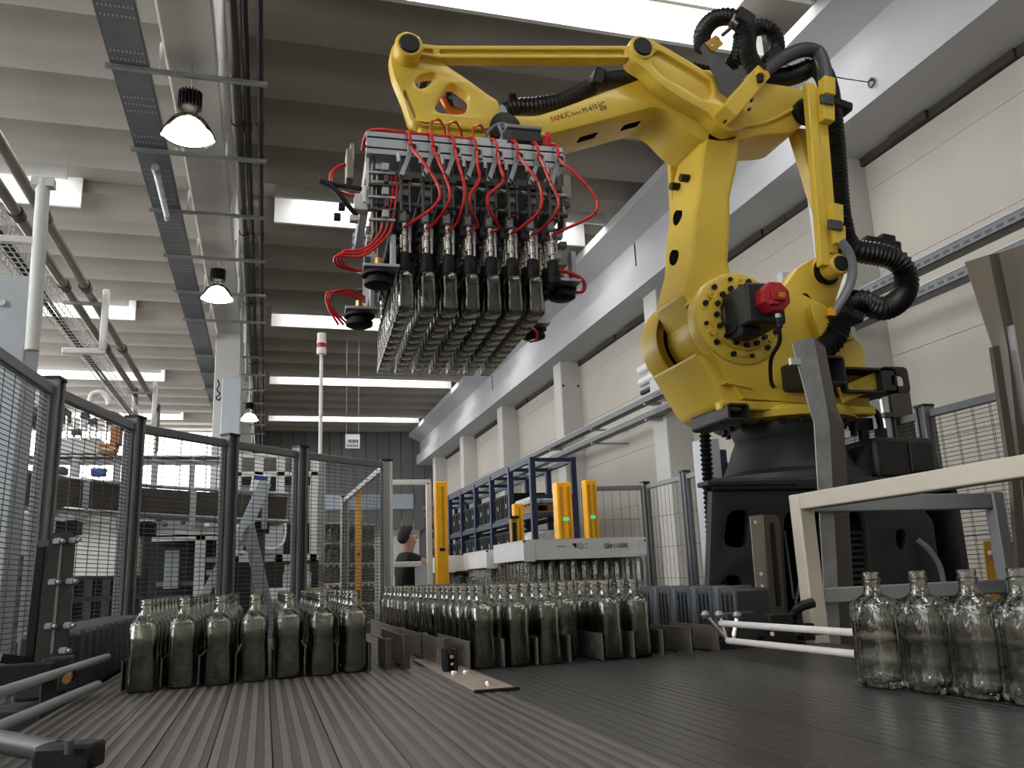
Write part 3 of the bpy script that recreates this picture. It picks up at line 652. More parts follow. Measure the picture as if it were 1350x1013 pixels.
# base casting
bc = plate('base_casting', smoothpoly([(2.20, 2.32), (2.36, 2.04), (2.44, 2.0), (3.26, 2.0), (3.30, 2.12), (3.29, 2.36), (3.18, 2.45), (2.96, 2.72), (2.80, 2.66), (2.70, 2.30), (2.48, 2.21), (2.30, 2.30)], .03), [], 3.90, 4.44, 'yellow', rb, .012)
plate('front_cheek', circ(JX, JZ, .27, 24, PI * .25, PI * 1.25) + [(2.45, 2.06), (3.26, 2.02), (3.27, 2.38), (3.05, 2.62), (2.86, 2.70)], [], 3.86, 3.95, 'yellow', rb, .012)
plate('rear_cheek', circ(JX, JZ, .285, 26, PI * -.02, PI * 1.16) + [(2.40, 2.03), (3.1, 2.03), (3.2, 2.4)], [circ(JX, JZ, .2, 20)], 4.36, 4.47, 'yellow', rb, .02)
rim = MB().lathe([(.285, 4.30), (.30, 4.34), (.30, 4.48), (.285, 4.50), (.245, 4.50), (.24, 4.42), (.24, 4.30)], (JX, 0, JZ), 'Y', 40, cap=False)
put('rear_rim', rim, 'yellow', rb)
put('rear_gap', MB().lathe([(.235, 4.335), (.235, 4.37)], (JX, 0, JZ), 'Y', 36), 'black_rubber', rb)
# shoulder flange with bolts
fl = MB().lathe([(.0, 3.84), (.135, 3.84), (.14, 3.815), (.19, 3.815), (.195, 3.84), (.245, 3.84), (.262, 3.85), (.268, 3.87), (.268, 3.93), (.25, 3.95), (.0, 3.95)], (JX, 0, JZ), 'Y', 48, cap=False)
ff = put('shoulder_flange', fl, 'yellow', rb)
for k in range(12):
    a = 2 * PI * k / 12 + .2; x, z = JX + .222 * math.cos(a), JZ + .222 * math.sin(a)
    put('flange_bolt', MB().cyl((x, 3.826, z), (x, 3.845, z), .0155 if k % 3 else .012, seg=10), 'black_plastic', ff)
for k in range(16):
    a = 2 * PI * k / 16; x, z = JX + .165 * math.cos(a), JZ + .165 * math.sin(a)
    put('ring_bolt', MB().cyl((x, 3.798, z), (x, 3.82, z), .0155, seg=8), 'black_plastic', ff)
for k in range(6):
    a = 2 * PI * k / 6 + .45; x, z = JX + .208 * math.cos(a), JZ + .208 * math.sin(a)
    put('jack_boss', MB().lathe([(.022, 3.842), (.018, 3.826), (.008, 3.826), (.008, 3.832)], (x, 0, z), 'Y', 12), 'yellow', ff)
mo = put('shoulder_motor', MB().box((JX - .115, 3.58, JZ - .11), (JX + .105, 3.83, JZ + .11)).cyl((JX, 3.80, JZ), (JX, 3.83, JZ), .13, seg=28), 'black_paint', rb, bevel=.018)
oc = [(JX + .008 + .083 * math.cos(a), JZ + .01 + .083 * math.sin(a)) for a in [PI / 8 + k * PI / 4 for k in range(8)]]
ec = plate('encoder_cap', oc, [], 3.50, 3.585, 'red', rb, .008)
put('cap_plug', MB().box((JX - .035, 3.475, JZ - .02), (JX + .045, 3.502, JZ + .035)).box((JX - .05, 3.48, JZ - .045), (JX + .0, 3.502, JZ - .02)), 'red', ec, bevel=.005)
put('cap_label', MB().box((JX - .0, 3.4735, JZ - .005), (JX + .038, 3.476, JZ + .022)), 'ochre', ec)
put('warning_sign', MB().prism([(JX - .07, JZ - .02), (JX - .03, JZ - .02), (JX - .05, JZ + .03)], 3.576, 3.579), 'signal_yellow', mo)
cb = MB().cyl((JX + .02, 3.53, JZ - .1), (JX + .02, 3.53, JZ - .15), .018, seg=12)
put('motor_connector', cb, 'black_plastic', mo)
put('connector_tip', MB().cyl((JX + .02, 3.53, JZ - .078), (JX + .02, 3.53, JZ - .102), .015, seg=12), 'white_paint', mo)
put('motor_cable', MB().tube([(JX + .02, 3.53, JZ - .14), (JX + .03, 3.56, JZ - .22), (JX + .04, 3.66, JZ - .28), (JX + .12, 3.80, JZ - .36), (JX + .18, 3.87, JZ - .38)], .011, 8), 'black_rubber', rb)
put('plug_cluster', MB().cbox((JX - .06, 3.72, JZ - .13), (.11, .12, .05)).cbox((JX - .1, 3.76, JZ - .09), (.05, .1, .06)), 'black_plastic', rb, bevel=.006)
for q in ((2.28, 2.62, .1), (2.52, 2.20, .12)):
    put('stop_block', MB().cbox((q[0], 3.97 if q[1] > 2.5 else 3.93, q[1]), (q[2], .10, .075), Matrix.Rotation(.5, 3, 'Y')), 'yellow', rb, bevel=.006)
put('stop_ledge', MB().cbox((2.42, 3.89, 2.13), (.16, .1, .012), Matrix.Rotation(.18, 3, 'Y')), 'yellow', rb, bevel=.003)
for dx in (0, .05): put('rubber_stop', MB().cyl((2.36 + dx, 3.96, 2.235), (2.40 + dx, 4.0, 2.30), .018, seg=10), 'black_rubber', rb)
put('casting_boss', MB().cyl((2.62, 3.88, 2.08), (2.62, 3.905, 2.08), .022, seg=14), 'yellow_worn', rb)
put('casting_skirt', MB().cbox((2.55, 3.88, 2.02), (.5, .06, .05)).cbox((2.95, 3.86, 2.00), (.6, .10, .05)), 'yellow', rb, bevel=.01)
# arm pocket bracket on the right of the casting
put('crank_pedestal', MB().prism([(2.93, 2.40), (3.16, 2.40), (3.13, 2.60), (3.07, 2.61), (3.05, 2.52), (2.99, 2.52), (2.97, 2.61), (2.90, 2.60)], 3.80, 3.92), 'yellow', rb, bevel=.008)
lp = put('hose_plate', MB().cbox((3.16, 3.78, 2.13), (.34, .02, .09), Matrix.Rotation(-.35, 3, 'Y')), 'yellow', rb, bevel=.004)
put('rating_label', MB().box((3.19, 3.893, 2.20), (3.25, 3.899, 2.27)), 'label_grey', rb)
# turntable and neck
put('turntable', MB().lathe([(.33, 1.955), (.40, 1.965), (.41, 2.0), (.39, 2.02), (.2, 2.02)], (BX, BY, 0), seg=48), 'yellow', rb)
nk = put('neck', MB().lathe([(.44, 1.615), (.43, 1.66), (.37, 1.69), (.335, 1.76), (.31, 1.83), (.285, 1.88), (.30, 1.92), (.30, 1.957)], (BX, BY, 0), seg=48), 'black_paint', rb)
for k in range(20):
    a = 2 * PI * k / 20; x, y = BX + .345 * math.cos(a), BY + .345 * math.sin(a)
    put('neck_bolt', MB().cyl((x, y, 1.935), (x, y, 1.96), .016, seg=8), 'black_plastic', nk)
put('cable_box', MB().box((3.25, 3.86, 1.62), (3.66, 4.5, 1.86)).prism([(3.1, 1.62), (3.3, 1.62), (3.3, 1.84), (3.24, 1.84)], 3.9, 4.4), 'black_paint', rb, bevel=.03)
cv = put('cable_box_cover', MB().box((3.47, 3.845, 1.66), (3.63, 3.86, 1.83)), 'black_paint', rb, bevel=.008)
def hoop(x0, x1, z0, z1, y0, y1):
    """hollow lifting bracket: a flat rectangular sleeve."""
    return plate('lifting_bracket', rrect(x0, z0, x1, z1, .02), [rrect(x0 + .012, z0 + .012, x1 - .012, z1 - .012, .012)], y0, y1, 'black_paint', rb)
for (x0, x1, z0, z1, ya, yb) in ((2.70, 2.93, 2.10, 2.25, 3.62, 3.90), (3.00, 3.34, 2.08, 2.22, 3.72, 3.95), (2.31, 2.44, 1.93, 2.02, 3.80, 4.2)):
    hoop(x0, x1, z0, z1, ya, yb)
plate('lifting_lug', rrect(3.24, 2.08, 3.42, 2.23, .03), [rrect(3.30, 2.12, 3.39, 2.18, .02)], 3.72, 3.735, 'black_paint', rb)
put('lug_web', MB().box((3.24, 3.735, 2.1), (3.27, 3.9, 2.22)), 'black_paint', rb)
put('cable_gland', MB().cyl((3.30, 4.0, 1.86), (3.30, 4.0, 1.95), .03, seg=12).cyl((3.42, 4.0, 1.86), (3.42, 4.0, 1.93), .035, seg=12).box((3.22, 3.98, 1.92), (3.36, 4.02, 1.99)), 'black_plastic', rb)
put('gland_loop', MB().tube([(3.20, 3.96, 1.88), (3.22, 3.95, 2.0), (3.34, 3.95, 2.03), (3.38, 3.95, 1.98), (3.38, 3.95, 1.86)], .018, 8), 'black_plastic', rb)
# lower arm
rp = pxz([(976, 165), (975, 205), (964, 258), (965, 288), (962, 345), (972, 380)], 3.97)
rg = pxz([(900, 400), (911, 340), (914, 285), (919, 258), (924, 208), (933, 170)], 3.97)
la = MB()
secs = []
for i in range(6):
    (xr, zr), (xl, zl) = rp[i], rg[5 - i]; secs.append((xl, xr, (zl + zr) / 2))
secs.append((JX - .20, JX + .17, JZ)); secs.append((JX - .16, JX + .12, JZ - .10))
vs = []; ch = .045
for xl, xr, z in secs:
    vs += [(xl + ch * .3, Y1, z), (xr - .02, Y1, z), (xr, Y1 + .02, z), (xr, Y2 - .02, z), (xr - .02, Y2, z), (xl + .03, Y2, z), (xl - .005, Y2 - .03, z), (xl - .005, Y1 + ch, z)]
fs = [tuple(range(8)), tuple(range(len(vs) - 1, len(vs) - 9, -1))]
for i in range(len(secs) - 1):
    for k in range(8): fs.append((i * 8 + k, i * 8 + (k + 1) % 8, (i + 1) * 8 + (k + 1) % 8, (i + 1) * 8 + k))
la.add(vs, fs)
arm = put('lower_arm', la, 'yellow', rb, bevel=.012, smooth=25)
put('arm_barrel', MB().lathe([(.0, Y1 - .01), (.19, Y1 - .01), (.215, Y1 + .03), (.215, Y2 - .03), (.2, Y2)], (JX, 0, JZ), 'Y', 40), 'yellow', rb)
def onleft(px, py, Yc, rr, name, mm, parent, dep=.012):
    p = at(px, py, Yc); put(name, MB().cyl((p.x - dep, p.y, p.z), (p.x + .03, p.y, p.z), rr, seg=18), mm, parent)
for px, py in ((903, 235), (890, 246)): onleft(px, py, 4.09 if px > 900 else 4.22, .024, 'arm_plug', 'black_plastic', arm, .03)
for px, py in ((888, 287), (890, 340)):
    p = at(px, py, 4.17)
    ii = min(range(5), key=lambda i: abs(secs[i][2] - p.z)); j = ii + (1 if secs[ii][2] > p.z else -1); t_ = (p.z - secs[ii][2]) / (secs[j][2] - secs[ii][2]); xx = secs[ii][0] + (secs[j][0] - secs[ii][0]) * t_ - .016
    put('arm_hole', MB().lathe([(.0, -.0015), (.044, -.002), (.046, -.002), (.046, .03)], (xx, 4.17, p.z), 'X', 20), 'hollow_shade', arm)  # black disc on the arm stands for the dark inside of the hole
# upper arm
ua = pxz([(655, 150), (684, 151), (707, 152), (735, 143), (800, 119), (850, 101), (900, 92), (940, 90), (985, 104), (1055, 115), (1072, 128), (1070, 152), (1048, 175), (1000, 178), (955, 190), (925, 186), (905, 172), (886, 150), (866, 140), (840, 147), (738, 174), (690, 186), (655, 182)], Y1)
up = plate('upper_arm', smoothpoly(ua, .06), [], Y1, Y2, 'yellow', rb, .018)
slp = pxz([(940, 168), (1000, 165), (1055, 140)], Y1)
put('arm_rib', MB().tube([(slp[0][0], Y1 - .006, slp[0][1]), (slp[1][0], Y1 - .006, slp[1][1]), (slp[2][0], Y1 - .006, slp[2][1])], .012, 8), 'yellow', up)
for px, py in ((774, 177), (831, 160)):
    k = (px - 738) / 102
    eb = at(px - 8, 174 - 27 * k + 2, Y1); p = Vector((at(px, py, 4.14).x, 4.15, 0))
    t0, t1_ = at(738, 174, Y1), at(840, 147, Y1); tt = (p.x - t0.x) / (t1_.x - t0.x); p.z = t0.z + (t1_.z - t0.z) * tt + .010
    put('arm_slot', MB().cbox(p, (.13, .075, .03), Matrix.Rotation(-math.atan2(t1_.z - t0.z, t1_.x - t0.x), 3, 'Y')), 'hollow_shade', up, bevel=.012)  # black block painted in for the shade inside the slot
# lettering on the side of the arm
ta, tb_ = at(730, 160, Y1 - .001), at(802, 137, Y1 - .001)
ang = math.atan2(tb_.z - ta.z, tb_.x - ta.x)
def let(px, py, body, size, mm, wid):
    p = at(px, py, Y1 - .0012); text('lettering', body, size, p, PI / 2, -ang, mm, up, wide=wid)
k_ = (tb_ - ta).length / 75.5
let(728, 161.0, 'FANUC', .046, 'ink_red', 25 * k_); let(755, 152.8, 'Robot', .032, 'ink_grey', 12.5 * k_); let(769.5, 149.2, 'M-410', .046, 'ink', 20 * k_); let(790.8, 142.8, 'i', .058, 'ink', None); let(793.4, 142.0, 'C', .046, 'ink', 6.5 * k_); let(792, 146.5, '500', .024, 'ink', 9 * k_)
# elbow boss, triangular link, top link, wrist
JA = at(962, 147, 3.87); T2 = at(845, 65, 3.87); T1 = at(537, 68, 3.87); WR = at(668, 165, 3.87)
tri_o = pxz([(829, 68), (831, 56), (845, 47), (858, 52), (900, 76), (944, 103), (949, 114), (945, 128), (985, 150), (985, 168), (962, 174), (945, 165), (935, 150), (895, 128), (868, 110), (852, 92), (832, 80)], 3.86)
tl = plate('elbow_link', smoothpoly(tri_o, .03), [], 3.88, 3.965, 'yellow', rb, .008)
rec = pxz([(862, 70), (868, 66), (938, 107), (940, 122), (932, 134), (900, 116), (872, 100), (858, 84)], 3.86)
plate('elbow_link_rim', smoothpoly(tri_o, .03), [smoothpoly(rec, .02)], 3.855, 3.882, 'yellow', tl, .004)
def pivot(P, rr, y0, y1, ph, parent, nm='pivot_boss'):
    b_ = put(nm, MB().lathe([(rr, y1), (rr, y0 + .01), (rr - .008, y0), (rr * .74, y0), (rr * .74, y0 + .006)], (P.x, 0, P.z), 'Y', 32), 'yellow', parent)
    put('pivot_cap', MB().lathe([(rr * .73, y0 + .02), (rr * .73, y0 - .004), (rr * .66, y0 - .012), (rr * .0, y0 - .012)], (P.x, 0, P.z), 'Y', 28), 'black_plastic', b_)
pivot(T2, .078, 3.845, 3.97, 0, rb); pivot(T1, .074, 3.80, 4.02, 0, rb)
put('pivot_seal', MB().cyl((T1.x + .015, 3.93, T1.z - .025), (T1.x + .015, 3.95, T1.z - .025), .088, seg=28), 'black_rubber', rb)
lk = plate('top_link', smoothpoly(pxz([(541, 61), (560, 62), (575, 64), (826, 64), (836, 58), (840, 78), (826, 80), (575, 80), (556, 76), (541, 76)], 3.9), .02), [], 3.89, 3.95, 'yellow', rb, .006)
def recess(pts): return smoothpoly(pxz(pts, 3.885), .006)
plate('top_link_rim', smoothpoly(pxz([(541, 61), (560, 62), (575, 64), (826, 64), (836, 58), (840, 78), (826, 80), (575, 80), (556, 76), (541, 76)], 3.9), .02), [recess([(557, 65.5), (570, 66.5), (570, 72.5), (557, 71)]), recess([(579, 67), (822, 67), (822, 75), (579, 73)])], 3.872, 3.892, 'yellow', lk, .003)
sc_ = lambda L_: [(420 + x / 3.553, 20 + y / 3.553) for x, y in L_]
wo = pxz(sc_([(332, 215), (338, 160), (365, 138), (420, 128), (470, 150), (520, 195), (560, 225), (700, 318), (800, 392), (835, 412), (845, 450), (845, 500), (830, 540), (700, 548), (560, 535), (490, 530), (440, 515), (390, 400), (345, 290)]), 3.93)
h1 = pxz(sc_([(443, 320), (478, 288), (535, 280), (552, 298), (498, 352), (462, 358)]), 3.93)
h2 = pxz(sc_([(600, 335), (635, 332), (705, 388), (706, 415), (690, 460), (665, 478), (560, 470), (541, 455), (543, 425)]), 3.93)
h3 = pxz(sc_([(392, 368), (405, 366), (450, 478), (445, 508), (434, 500)]), 3.93)
wp = plate('wrist_link', smoothpoly(wo, .03), [smoothpoly(h1, .025), smoothpoly(h2, .035), smoothpoly(h3, .01)], 3.90, 3.99, 'yellow', rb, .01)
put('wrist_pivot', MB().lathe([(.085, 3.97), (.085, 3.885), (.075, 3.88), (0, 3.88)], (WR.x, 0, WR.z), 'Y', 32), 'black_plastic', rb)
fx = .93
wb = put('wrist_body', MB().box((.72, 3.93, 3.44), (1.12, 4.33, 3.52)).cyl((fx, 4.13, 3.22), (fx, 4.13, 3.46), .15, seg=36), 'yellow', rb, bevel=.015)
put('tool_flange', MB().cyl((fx, 4.13, 3.20), (fx, 4.13, 3.23), .12, seg=32), 'alu', rb)
hl = [at(555, 120, 4.1), at(562, 100, 4.1), at(575, 100, 4.12), at(590, 115, 4.15), at(592, 135, 4.15), at(600, 150, 4.15)]
put('wrist_hose', MB().hose(hl, .022, .014), 'black_hose', rb)
put('wrist_cables', MB().tube([at(584, 130, 4.1), at(592, 143, 4.1), at(606, 148, 4.1), at(612, 158, 4.1)], .02, 8).tube([at(588, 145, 4.16), at(600, 150, 4.16), at(615, 146, 4.16)], .014, 8), 'copper', rb)
put('air_line', MB().tube([at(592, 130, 4.08), at(605, 124, 4.08), at(625, 130, 4.08), at(650, 138, 4.08)], .008, 6), 'blue_hose', rb)
# second parallel link behind the lower arm
put('rear_parallel_link', MB().bar((2.46, 4.40, 3.78), (2.42, 4.40, 2.85), .07, .05, (0, 1, 0)), 'yellow', rb, bevel=.01)
# drive crank and rear link
CP = at(1097, 354, 3.84); RPv = at(1068, 135, 3.87)
cro = pxz([(1030, 384), (1052, 352), (1079, 337), (1096, 335), (1112, 341), (1116, 356), (1108, 380), (1098, 412), (1090, 440), (1060, 470), (1036, 440)], 3.9)
ck_ = plate('drive_crank', smoothpoly(cro, .03), [], 3.90, 4.02, 'yellow', rb, .012)
put('crank_boss', MB().lathe([(.10, 3.91), (.095, 3.885), (.085, 3.88)], (CP.x, 0, CP.z), 'Y', 32), 'yellow', ck_)
put('crank_seal', MB().cyl((CP.x - .012, 3.87, CP.z - .008), (CP.x - .012, 3.89, CP.z - .008), .082, seg=28), 'black_rubber', ck_)
pivot(CP, .063, 3.76, 3.9, 0, rb)
lo = pxz([(1060, 112), (1072, 108), (1083, 345), (1092, 352), (1082, 360), (1078, 352), (1061, 170)], 3.83)
rl = put('rear_link', MB().bar(at(1066, 112, 3.85), at(1086, 352, 3.81), .062, .05, (0, 1, 0)), 'yellow', rb, bevel=.006)
put('link_channel', MB().bar(at(1079, 118, 3.85), at(1096, 335, 3.81), .075, .035, (0, 1, 0)), 'yellow', rl, bevel=.006)
put('rear_fork', MB().prism(pxz([(1048, 170), (1063, 172), (1085, 262), (1083, 280), (1072, 250)], 4.08), 4.06, 4.16), 'yellow', rl, bevel=.006)
put('rear_pivot', MB().lathe([(.085, 3.97), (.085, 3.93), (.07, 3.925)], (at(1062, 148, 3.95).x, 0, at(1062, 148, 3.95).z), 'Y', 28), 'black_plastic', rb)
for (x, y, hh) in ((1090, 116, .12), (1089, 150, .12), (1100, 284, .12), (1103, 312, .12)):
    p = at(x, y, 3.80); put('hose_bracket', MB().cbox(p, (.075, .07, hh), Matrix.Rotation(.12, 3, 'Y')), 'yellow', rb, bevel=.004)
for (x, y) in ((1090, 132), (1101, 297)):
    p = at(x, y, 3.76); put('bracket_pad', MB().cbox(p, (.09, .02, .06), Matrix.Rotation(.05, 3, 'Y')), 'dark_grey', rb, bevel=.004)
# hose bracket on the elbow
a, c = at(956, 153, 3.80), at(1001, 100, 3.80)
put('elbow_bracket', MB().bar(a, c, .10, .115, (0, 1, 0)), 'yellow', rb, bevel=.006)
put('elbow_bracket_clip', MB().bar(at(997, 97, 3.74), at(1010, 101, 3.78), .04, .05, (0, 1, 0)), 'signal_yellow', rb, bevel=.004)
put('clip_gap', MB().cbox(at(1002, 103, 3.73), (.03, .03, .05)), 'black_plastic', rb)
for x, y in ((957, 159), (992, 131), (989, 143)):
    p = at(x, y, 3.745); put('bracket_screw', MB().cyl(p, p + Vector((0, .02, 0)), .008, seg=8), 'black_plastic', rb)
tp = [(922, 64), (927, 58), (944, 74), (980, 108), (958, 130), (948, 122), (944, 108)]
plate('hose_stay', pxz(tp, 3.84), [], 3.83, 3.836, 'dark_grey', rb)
put('stay_tab', MB().cbox(at(941, 58, 3.83), (.10, .02, .07), Matrix.Rotation(-.7, 3, 'Y')), 'ochre', rb, bevel=.003)
for x, y in ((939, 60), (947, 50)):
    p = at(x, y, 3.815); put('tab_bolt', MB().cyl(p, p + Vector((0, .014, 0)), .010, seg=8), 'chrome', rb)
put('stay_rod', MB().cyl(at(953, 46, 3.9), at(968, 33, 3.95), .012, seg=8), 'dark_grey', rb)
put('stay_clip', MB().cbox(at(969, 27, 3.92), (.05, .03, .07), Matrix.Rotation(.5, 3, 'Y')), 'stainless', rb, bevel=.003)
H = lambda L_, Y: [at(x, y, Y if not isinstance(Y, (list, tuple)) else Y[i]) for i, (x, y) in enumerate(L_)]
def hose(L_, Y, rr=.04): put('cable_hose', MB().hose(H(L_, Y), rr * 1.16, .026, 12, .1), 'black_hose', rb)
hose([(664, 148), (680, 142), (710, 140), (745, 133), (775, 117), (790, 108), (830, 103), (870, 97), (910, 92)], [4.1, 4.1, 4.1, 4.12, 4.15, 4.15, 4.2, 4.25, 4.25], .044)
hose([(912, 92), (940, 96), (968, 82), (976, 60), (976, 44)], [4.25, 4.2, 4.1, 4.0, 3.95], .040)
hose([(927, 66), (926, 45), (938, 28), (955, 22), (972, 26), (983, 45), (986, 70), (995, 90), (1006, 96)], [3.97, 3.97, 3.97, 3.96, 3.95, 3.93, 3.92, 3.9, 3.88], .044)
hose([(985, 70), (988, 45), (1000, 36), (1018, 42), (1024, 62), (1018, 80), (1008, 90)], [4.02, 4.04, 4.06, 4.06, 4.05, 4.03, 4.0], .042)
for (x, y, Y, dm, an) in ((978, 28, 3.94, (.12, .11, .10), .5), (1018, 76, 4.02, (.14, .09, .08), -.6), (786, 107, 4.12, (.07, .12, .12), .3), (674, 135, 4.1, (.05, .08, .08), 0)):
    put('hose_clamp', MB().cbox(at(x, y, Y), dm, Matrix.Rotation(an, 3, 'Y')), 'black_plastic', rb, bevel=.012)
put('fabric_sleeve', MB().tube(H([(1004, 98), (1030, 78), (1058, 66), (1078, 70), (1086, 90), (1088, 108)], [3.9, 3.95, 3.95, 3.95, 3.92, 3.9]), [.032, .036, .04, .042, .044, .044, .045] + [.046] * 24, 12), 'dark_grey', rb)
hose([(1004, 103), (1030, 103), (1055, 96), (1070, 88), (1084, 95), (1093, 120), (1097, 150), (1101, 190), (1104, 235), (1107, 275), (1110, 300)], [4.0, 4.05, 4.05, 4.03, 3.97, 3.93, 3.92, 3.92, 3.92, 3.92, 3.9], .050)
put('hose_clamp', MB().cbox(at(1102, 143, 3.92), (.16, .13, .06), Matrix.Rotation(.2, 3, 'Y')), 'black_plastic', rb, bevel=.012)
hose([(1108, 292), (1114, 318), (1128, 330), (1160, 336), (1182, 344), (1194, 362), (1193, 385), (1178, 402), (1158, 407), (1136, 398), (1120, 402), (1108, 420), (1100, 445), (1082, 462), (1070, 472)], [3.9, 3.88, 3.85, 3.82, 3.8, 3.8, 3.8, 3.8, 3.8, 3.8, 3.8, 3.8, 3.8, 3.82, 3.86], .056)
put('grey_sleeve', MB().tube(H([(1108, 318), (1120, 335), (1124, 360), (1116, 385), (1104, 405), (1098, 414)], 3.74), .026, 10), 'mid_grey', rb)
put('hose_clamp', MB().cbox(at(1114, 417, 3.8), (.16, .13, .06), Matrix.Rotation(.3, 3, 'Y')), 'black_plastic', rb, bevel=.01)
put('junction_box', MB().cbox(at(1158, 328, 4.1), (.26, .12, .10), Matrix.Rotation(.1, 3, 'Y')).cbox(at(1166, 318, 4.1), (.1, .1, .06), Matrix.Rotation(.1, 3, 'Y')), 'black_plastic', rb, bevel=.012)
put('sleeve_clip', MB().cbox(at(1095, 412, 3.72), (.05, .02, .04)), 'signal_yellow', rb)
put('crank_plate', MB().prism(pxz([(1085, 425), (1096, 415), (1105, 440), (1118, 470), (1116, 500), (1106, 505), (1096, 470), (1085, 455)], 3.86), 3.85, 3.9), 'yellow', rb, bevel=.006)
# ------------------------------------------------------------------ pedestal
pd = empty('robot_pedestal', (BX, BY, 0), 'tall dark grey welded pedestal with rounded cutouts under the robot', 'pedestal')
tpv = [(2.115, 3.70), (3.68, 3.70), (3.68, 4.62), (2.66, 4.62)]
put('top_plate', MB().hexa([(x, y, 1.55) for x, y in tpv] + [(x, y, 1.615) for x, y in tpv]), 'black_paint', pd, bevel=.012)
put('plate_tab', MB().box((2.09, 3.69, 1.575), (2.6, 3.80, 1.60)).box((2.95, 3.69, 1.575), (3.3, 3.80, 1.60)), 'black_paint', pd, bevel=.005)
def Q(L_): return [(900 + x / 2.98, 560 + y / 2.98) for x, y in L_]
Yp = 3.72
fo = pxz(Q([(115, 262), (350, 232), (860, 215), (985, 380), (1030, 700), (1050, 900)]), Yp) + [(3.72, 0), (2.12, 0)] + pxz(Q([(90, 760), (104, 625)]), Yp)
w1 = smoothpoly(pxz(Q([(180, 340), (262, 335), (258, 470), (240, 485), (160, 478)]), Yp), .05)
w2 = smoothpoly(pxz(Q([(160, 595), (238, 592), (236, 680), (140, 690)]), Yp), .05)
w3 = smoothpoly(pxz(Q([(405, 330), (640, 320), (720, 335), (745, 640), (700, 800), (420, 800), (395, 430)]), Yp), .10)
w4 = smoothpoly(pxz(Q([(842, 412), (875, 412), (885, 450), (880, 492), (852, 492), (838, 455)]), Yp), .03)
plate('front_wall', fo, [w1, w2, w3, w4], Yp, Yp + .05, 'black_paint', pd, .006)
plate('rear_wall', [(2.66, 1.56), (3.66, 1.56), (3.80, 0), (2.6, 0)], [], 4.56, 4.61, 'black_paint', pd, .006)
put('side_wall', MB().hexa([(2.13, 3.765, 0), (2.17, 3.765, 0), (2.66, 4.58, 0), (2.62, 4.58, 0), (2.15, 3.765, 1.56), (2.19, 3.765, 1.56), (2.70, 4.58, 1.56), (2.66, 4.58, 1.56)]), 'black_paint', pd)
plate('side_wall', [(3.74, 1.56), (4.6, 1.56), (4.6, 0), (3.74, 0)], [], 3.60, 3.65, 'black_paint', pd, .005, plane='YZ')
put('dark_backing', MB().box((2.28, 3.86, .2), (2.66, 3.88, 1.54)), 'hollow_shade', pd)  # black sheet added behind the cutouts so they look dark inside
vb = put('vent_box', MB().box((2.98, 4.2, .0), (3.5, 4.55, 1.42)), 'black_paint', pd, bevel=.01)
for i in range(13):
    for k in range(4): put('louvre', MB().box((2.995 + k * .125, 4.17, .92 + i * .035), (3.095 + k * .125, 4.205, .936 + i * .035)), 'mid_grey', vb)
put('pedestal_hose', MB().tube([at(1085, 640, 4.0), at(1080, 700, 4.0), at(1088, 760, 4.0), at(1085, 800, 4.0)], .03, 10), 'black_hose', pd)
put('inner_cable', MB().tube([at(1034, 700, 3.85), at(1040, 745, 3.85), at(1046, 790, 3.85)], .007, 6).tube([at(1060, 700, 3.85), at(1055, 760, 3.85), at(1048, 800, 3.85)], .007, 6), 'mid_grey', pd)
put('grey_flex', MB().tube([at(1210, 712, 3.68), at(1225, 725, 3.66), at(1240, 750, 3.66), at(1247, 790, 3.66)], .014, 8), 'mid_grey', pd)
# ================================================================== BOTTLE GRIPPER
GX, GY, GR = .953, 4.09, -.0454
gr = empty('bottle_gripper', (GX, GY, 3.2), 'aluminium gripper head with rows of black suction bells and red air hoses', 'gripper')
gr.rotation_euler.z = GR
GM = Matrix.Translation((GX, GY, 0)) @ Matrix.Rotation(GR, 4, 'Z')
def gp(name, mb, mats, parent=None, bevel=0, **k):
    me = mb.mesh(name, mats); me.transform(GM); return link(name, me, parent or gr, bevel, **k)
colx = [-.3525 + .1007 * i for i in range(8)]; rowy = [-.55 + .11 * j for j in range(11)]
yf = -.635
def profile(name, a, b_, parent=None):
    """slotted aluminium extrusion along x"""
    (x0, y0, z0), (x1, y1, z1) = a, b_; h = z1 - z0
    o = gp(name, MB().box((x0, y0 + .006, z0), (x1, y1, z1)).box((x0, y0, z0), (x1, y0 + .008, z0 + h * .22)).box((x0, y0, z0 + h * .30), (x1, y0 + .008, z0 + h * .70)).box((x0, y0, z0 + h * .78), (x1, y0 + .008, z1)), 'alu', parent)
    gp('profile_slot', MB().box((x0 + .002, y0 + .003, z0 + h * .21), (x1 - .002, y0 + .0065, z0 + h * .31)).box((x0 + .002, y0 + .003, z0 + h * .69), (x1 - .002, y0 + .0065, z0 + h * .79)), 'black_rubber', o)
    e_ = MB()
    for xx in (x0 - .001, x1 + .001):
        for k in range(3): e_.cyl((xx - .001, (y0 + y1) / 2, z0 + h * (.2 + .3 * k)), (xx + .001, (y0 + y1) / 2, z0 + h * (.2 + .3 * k)), h * .11, seg=10)
        for k in range(2): e_.box((xx - .001, y0 + .004, z0 + h * (.3 + .32 * k)), (xx + .001, y0 + .016, z0 + h * (.38 + .32 * k)))
    gp('profile_end', e_, 'black_rubber', o); return o
profile('front_profile', (-.53, yf, 3.075), (.405, yf + .09, 3.185))
profile('rear_profile', (-.53, .53, 3.075), (.405, .62, 3.185))
for x in (-.52, .36): gp('side_profile', MB().box((x, yf + .09, 3.09), (x + .045, .53, 3.18)), 'alu', bevel=.004)
gp('top_plate', MB().box((-.40, -.45, 3.185), (.36, .45, 3.20)).box((-.16, -.2, 3.19), (.14, .2, 3.205)), 'alu_matt', bevel=.003)
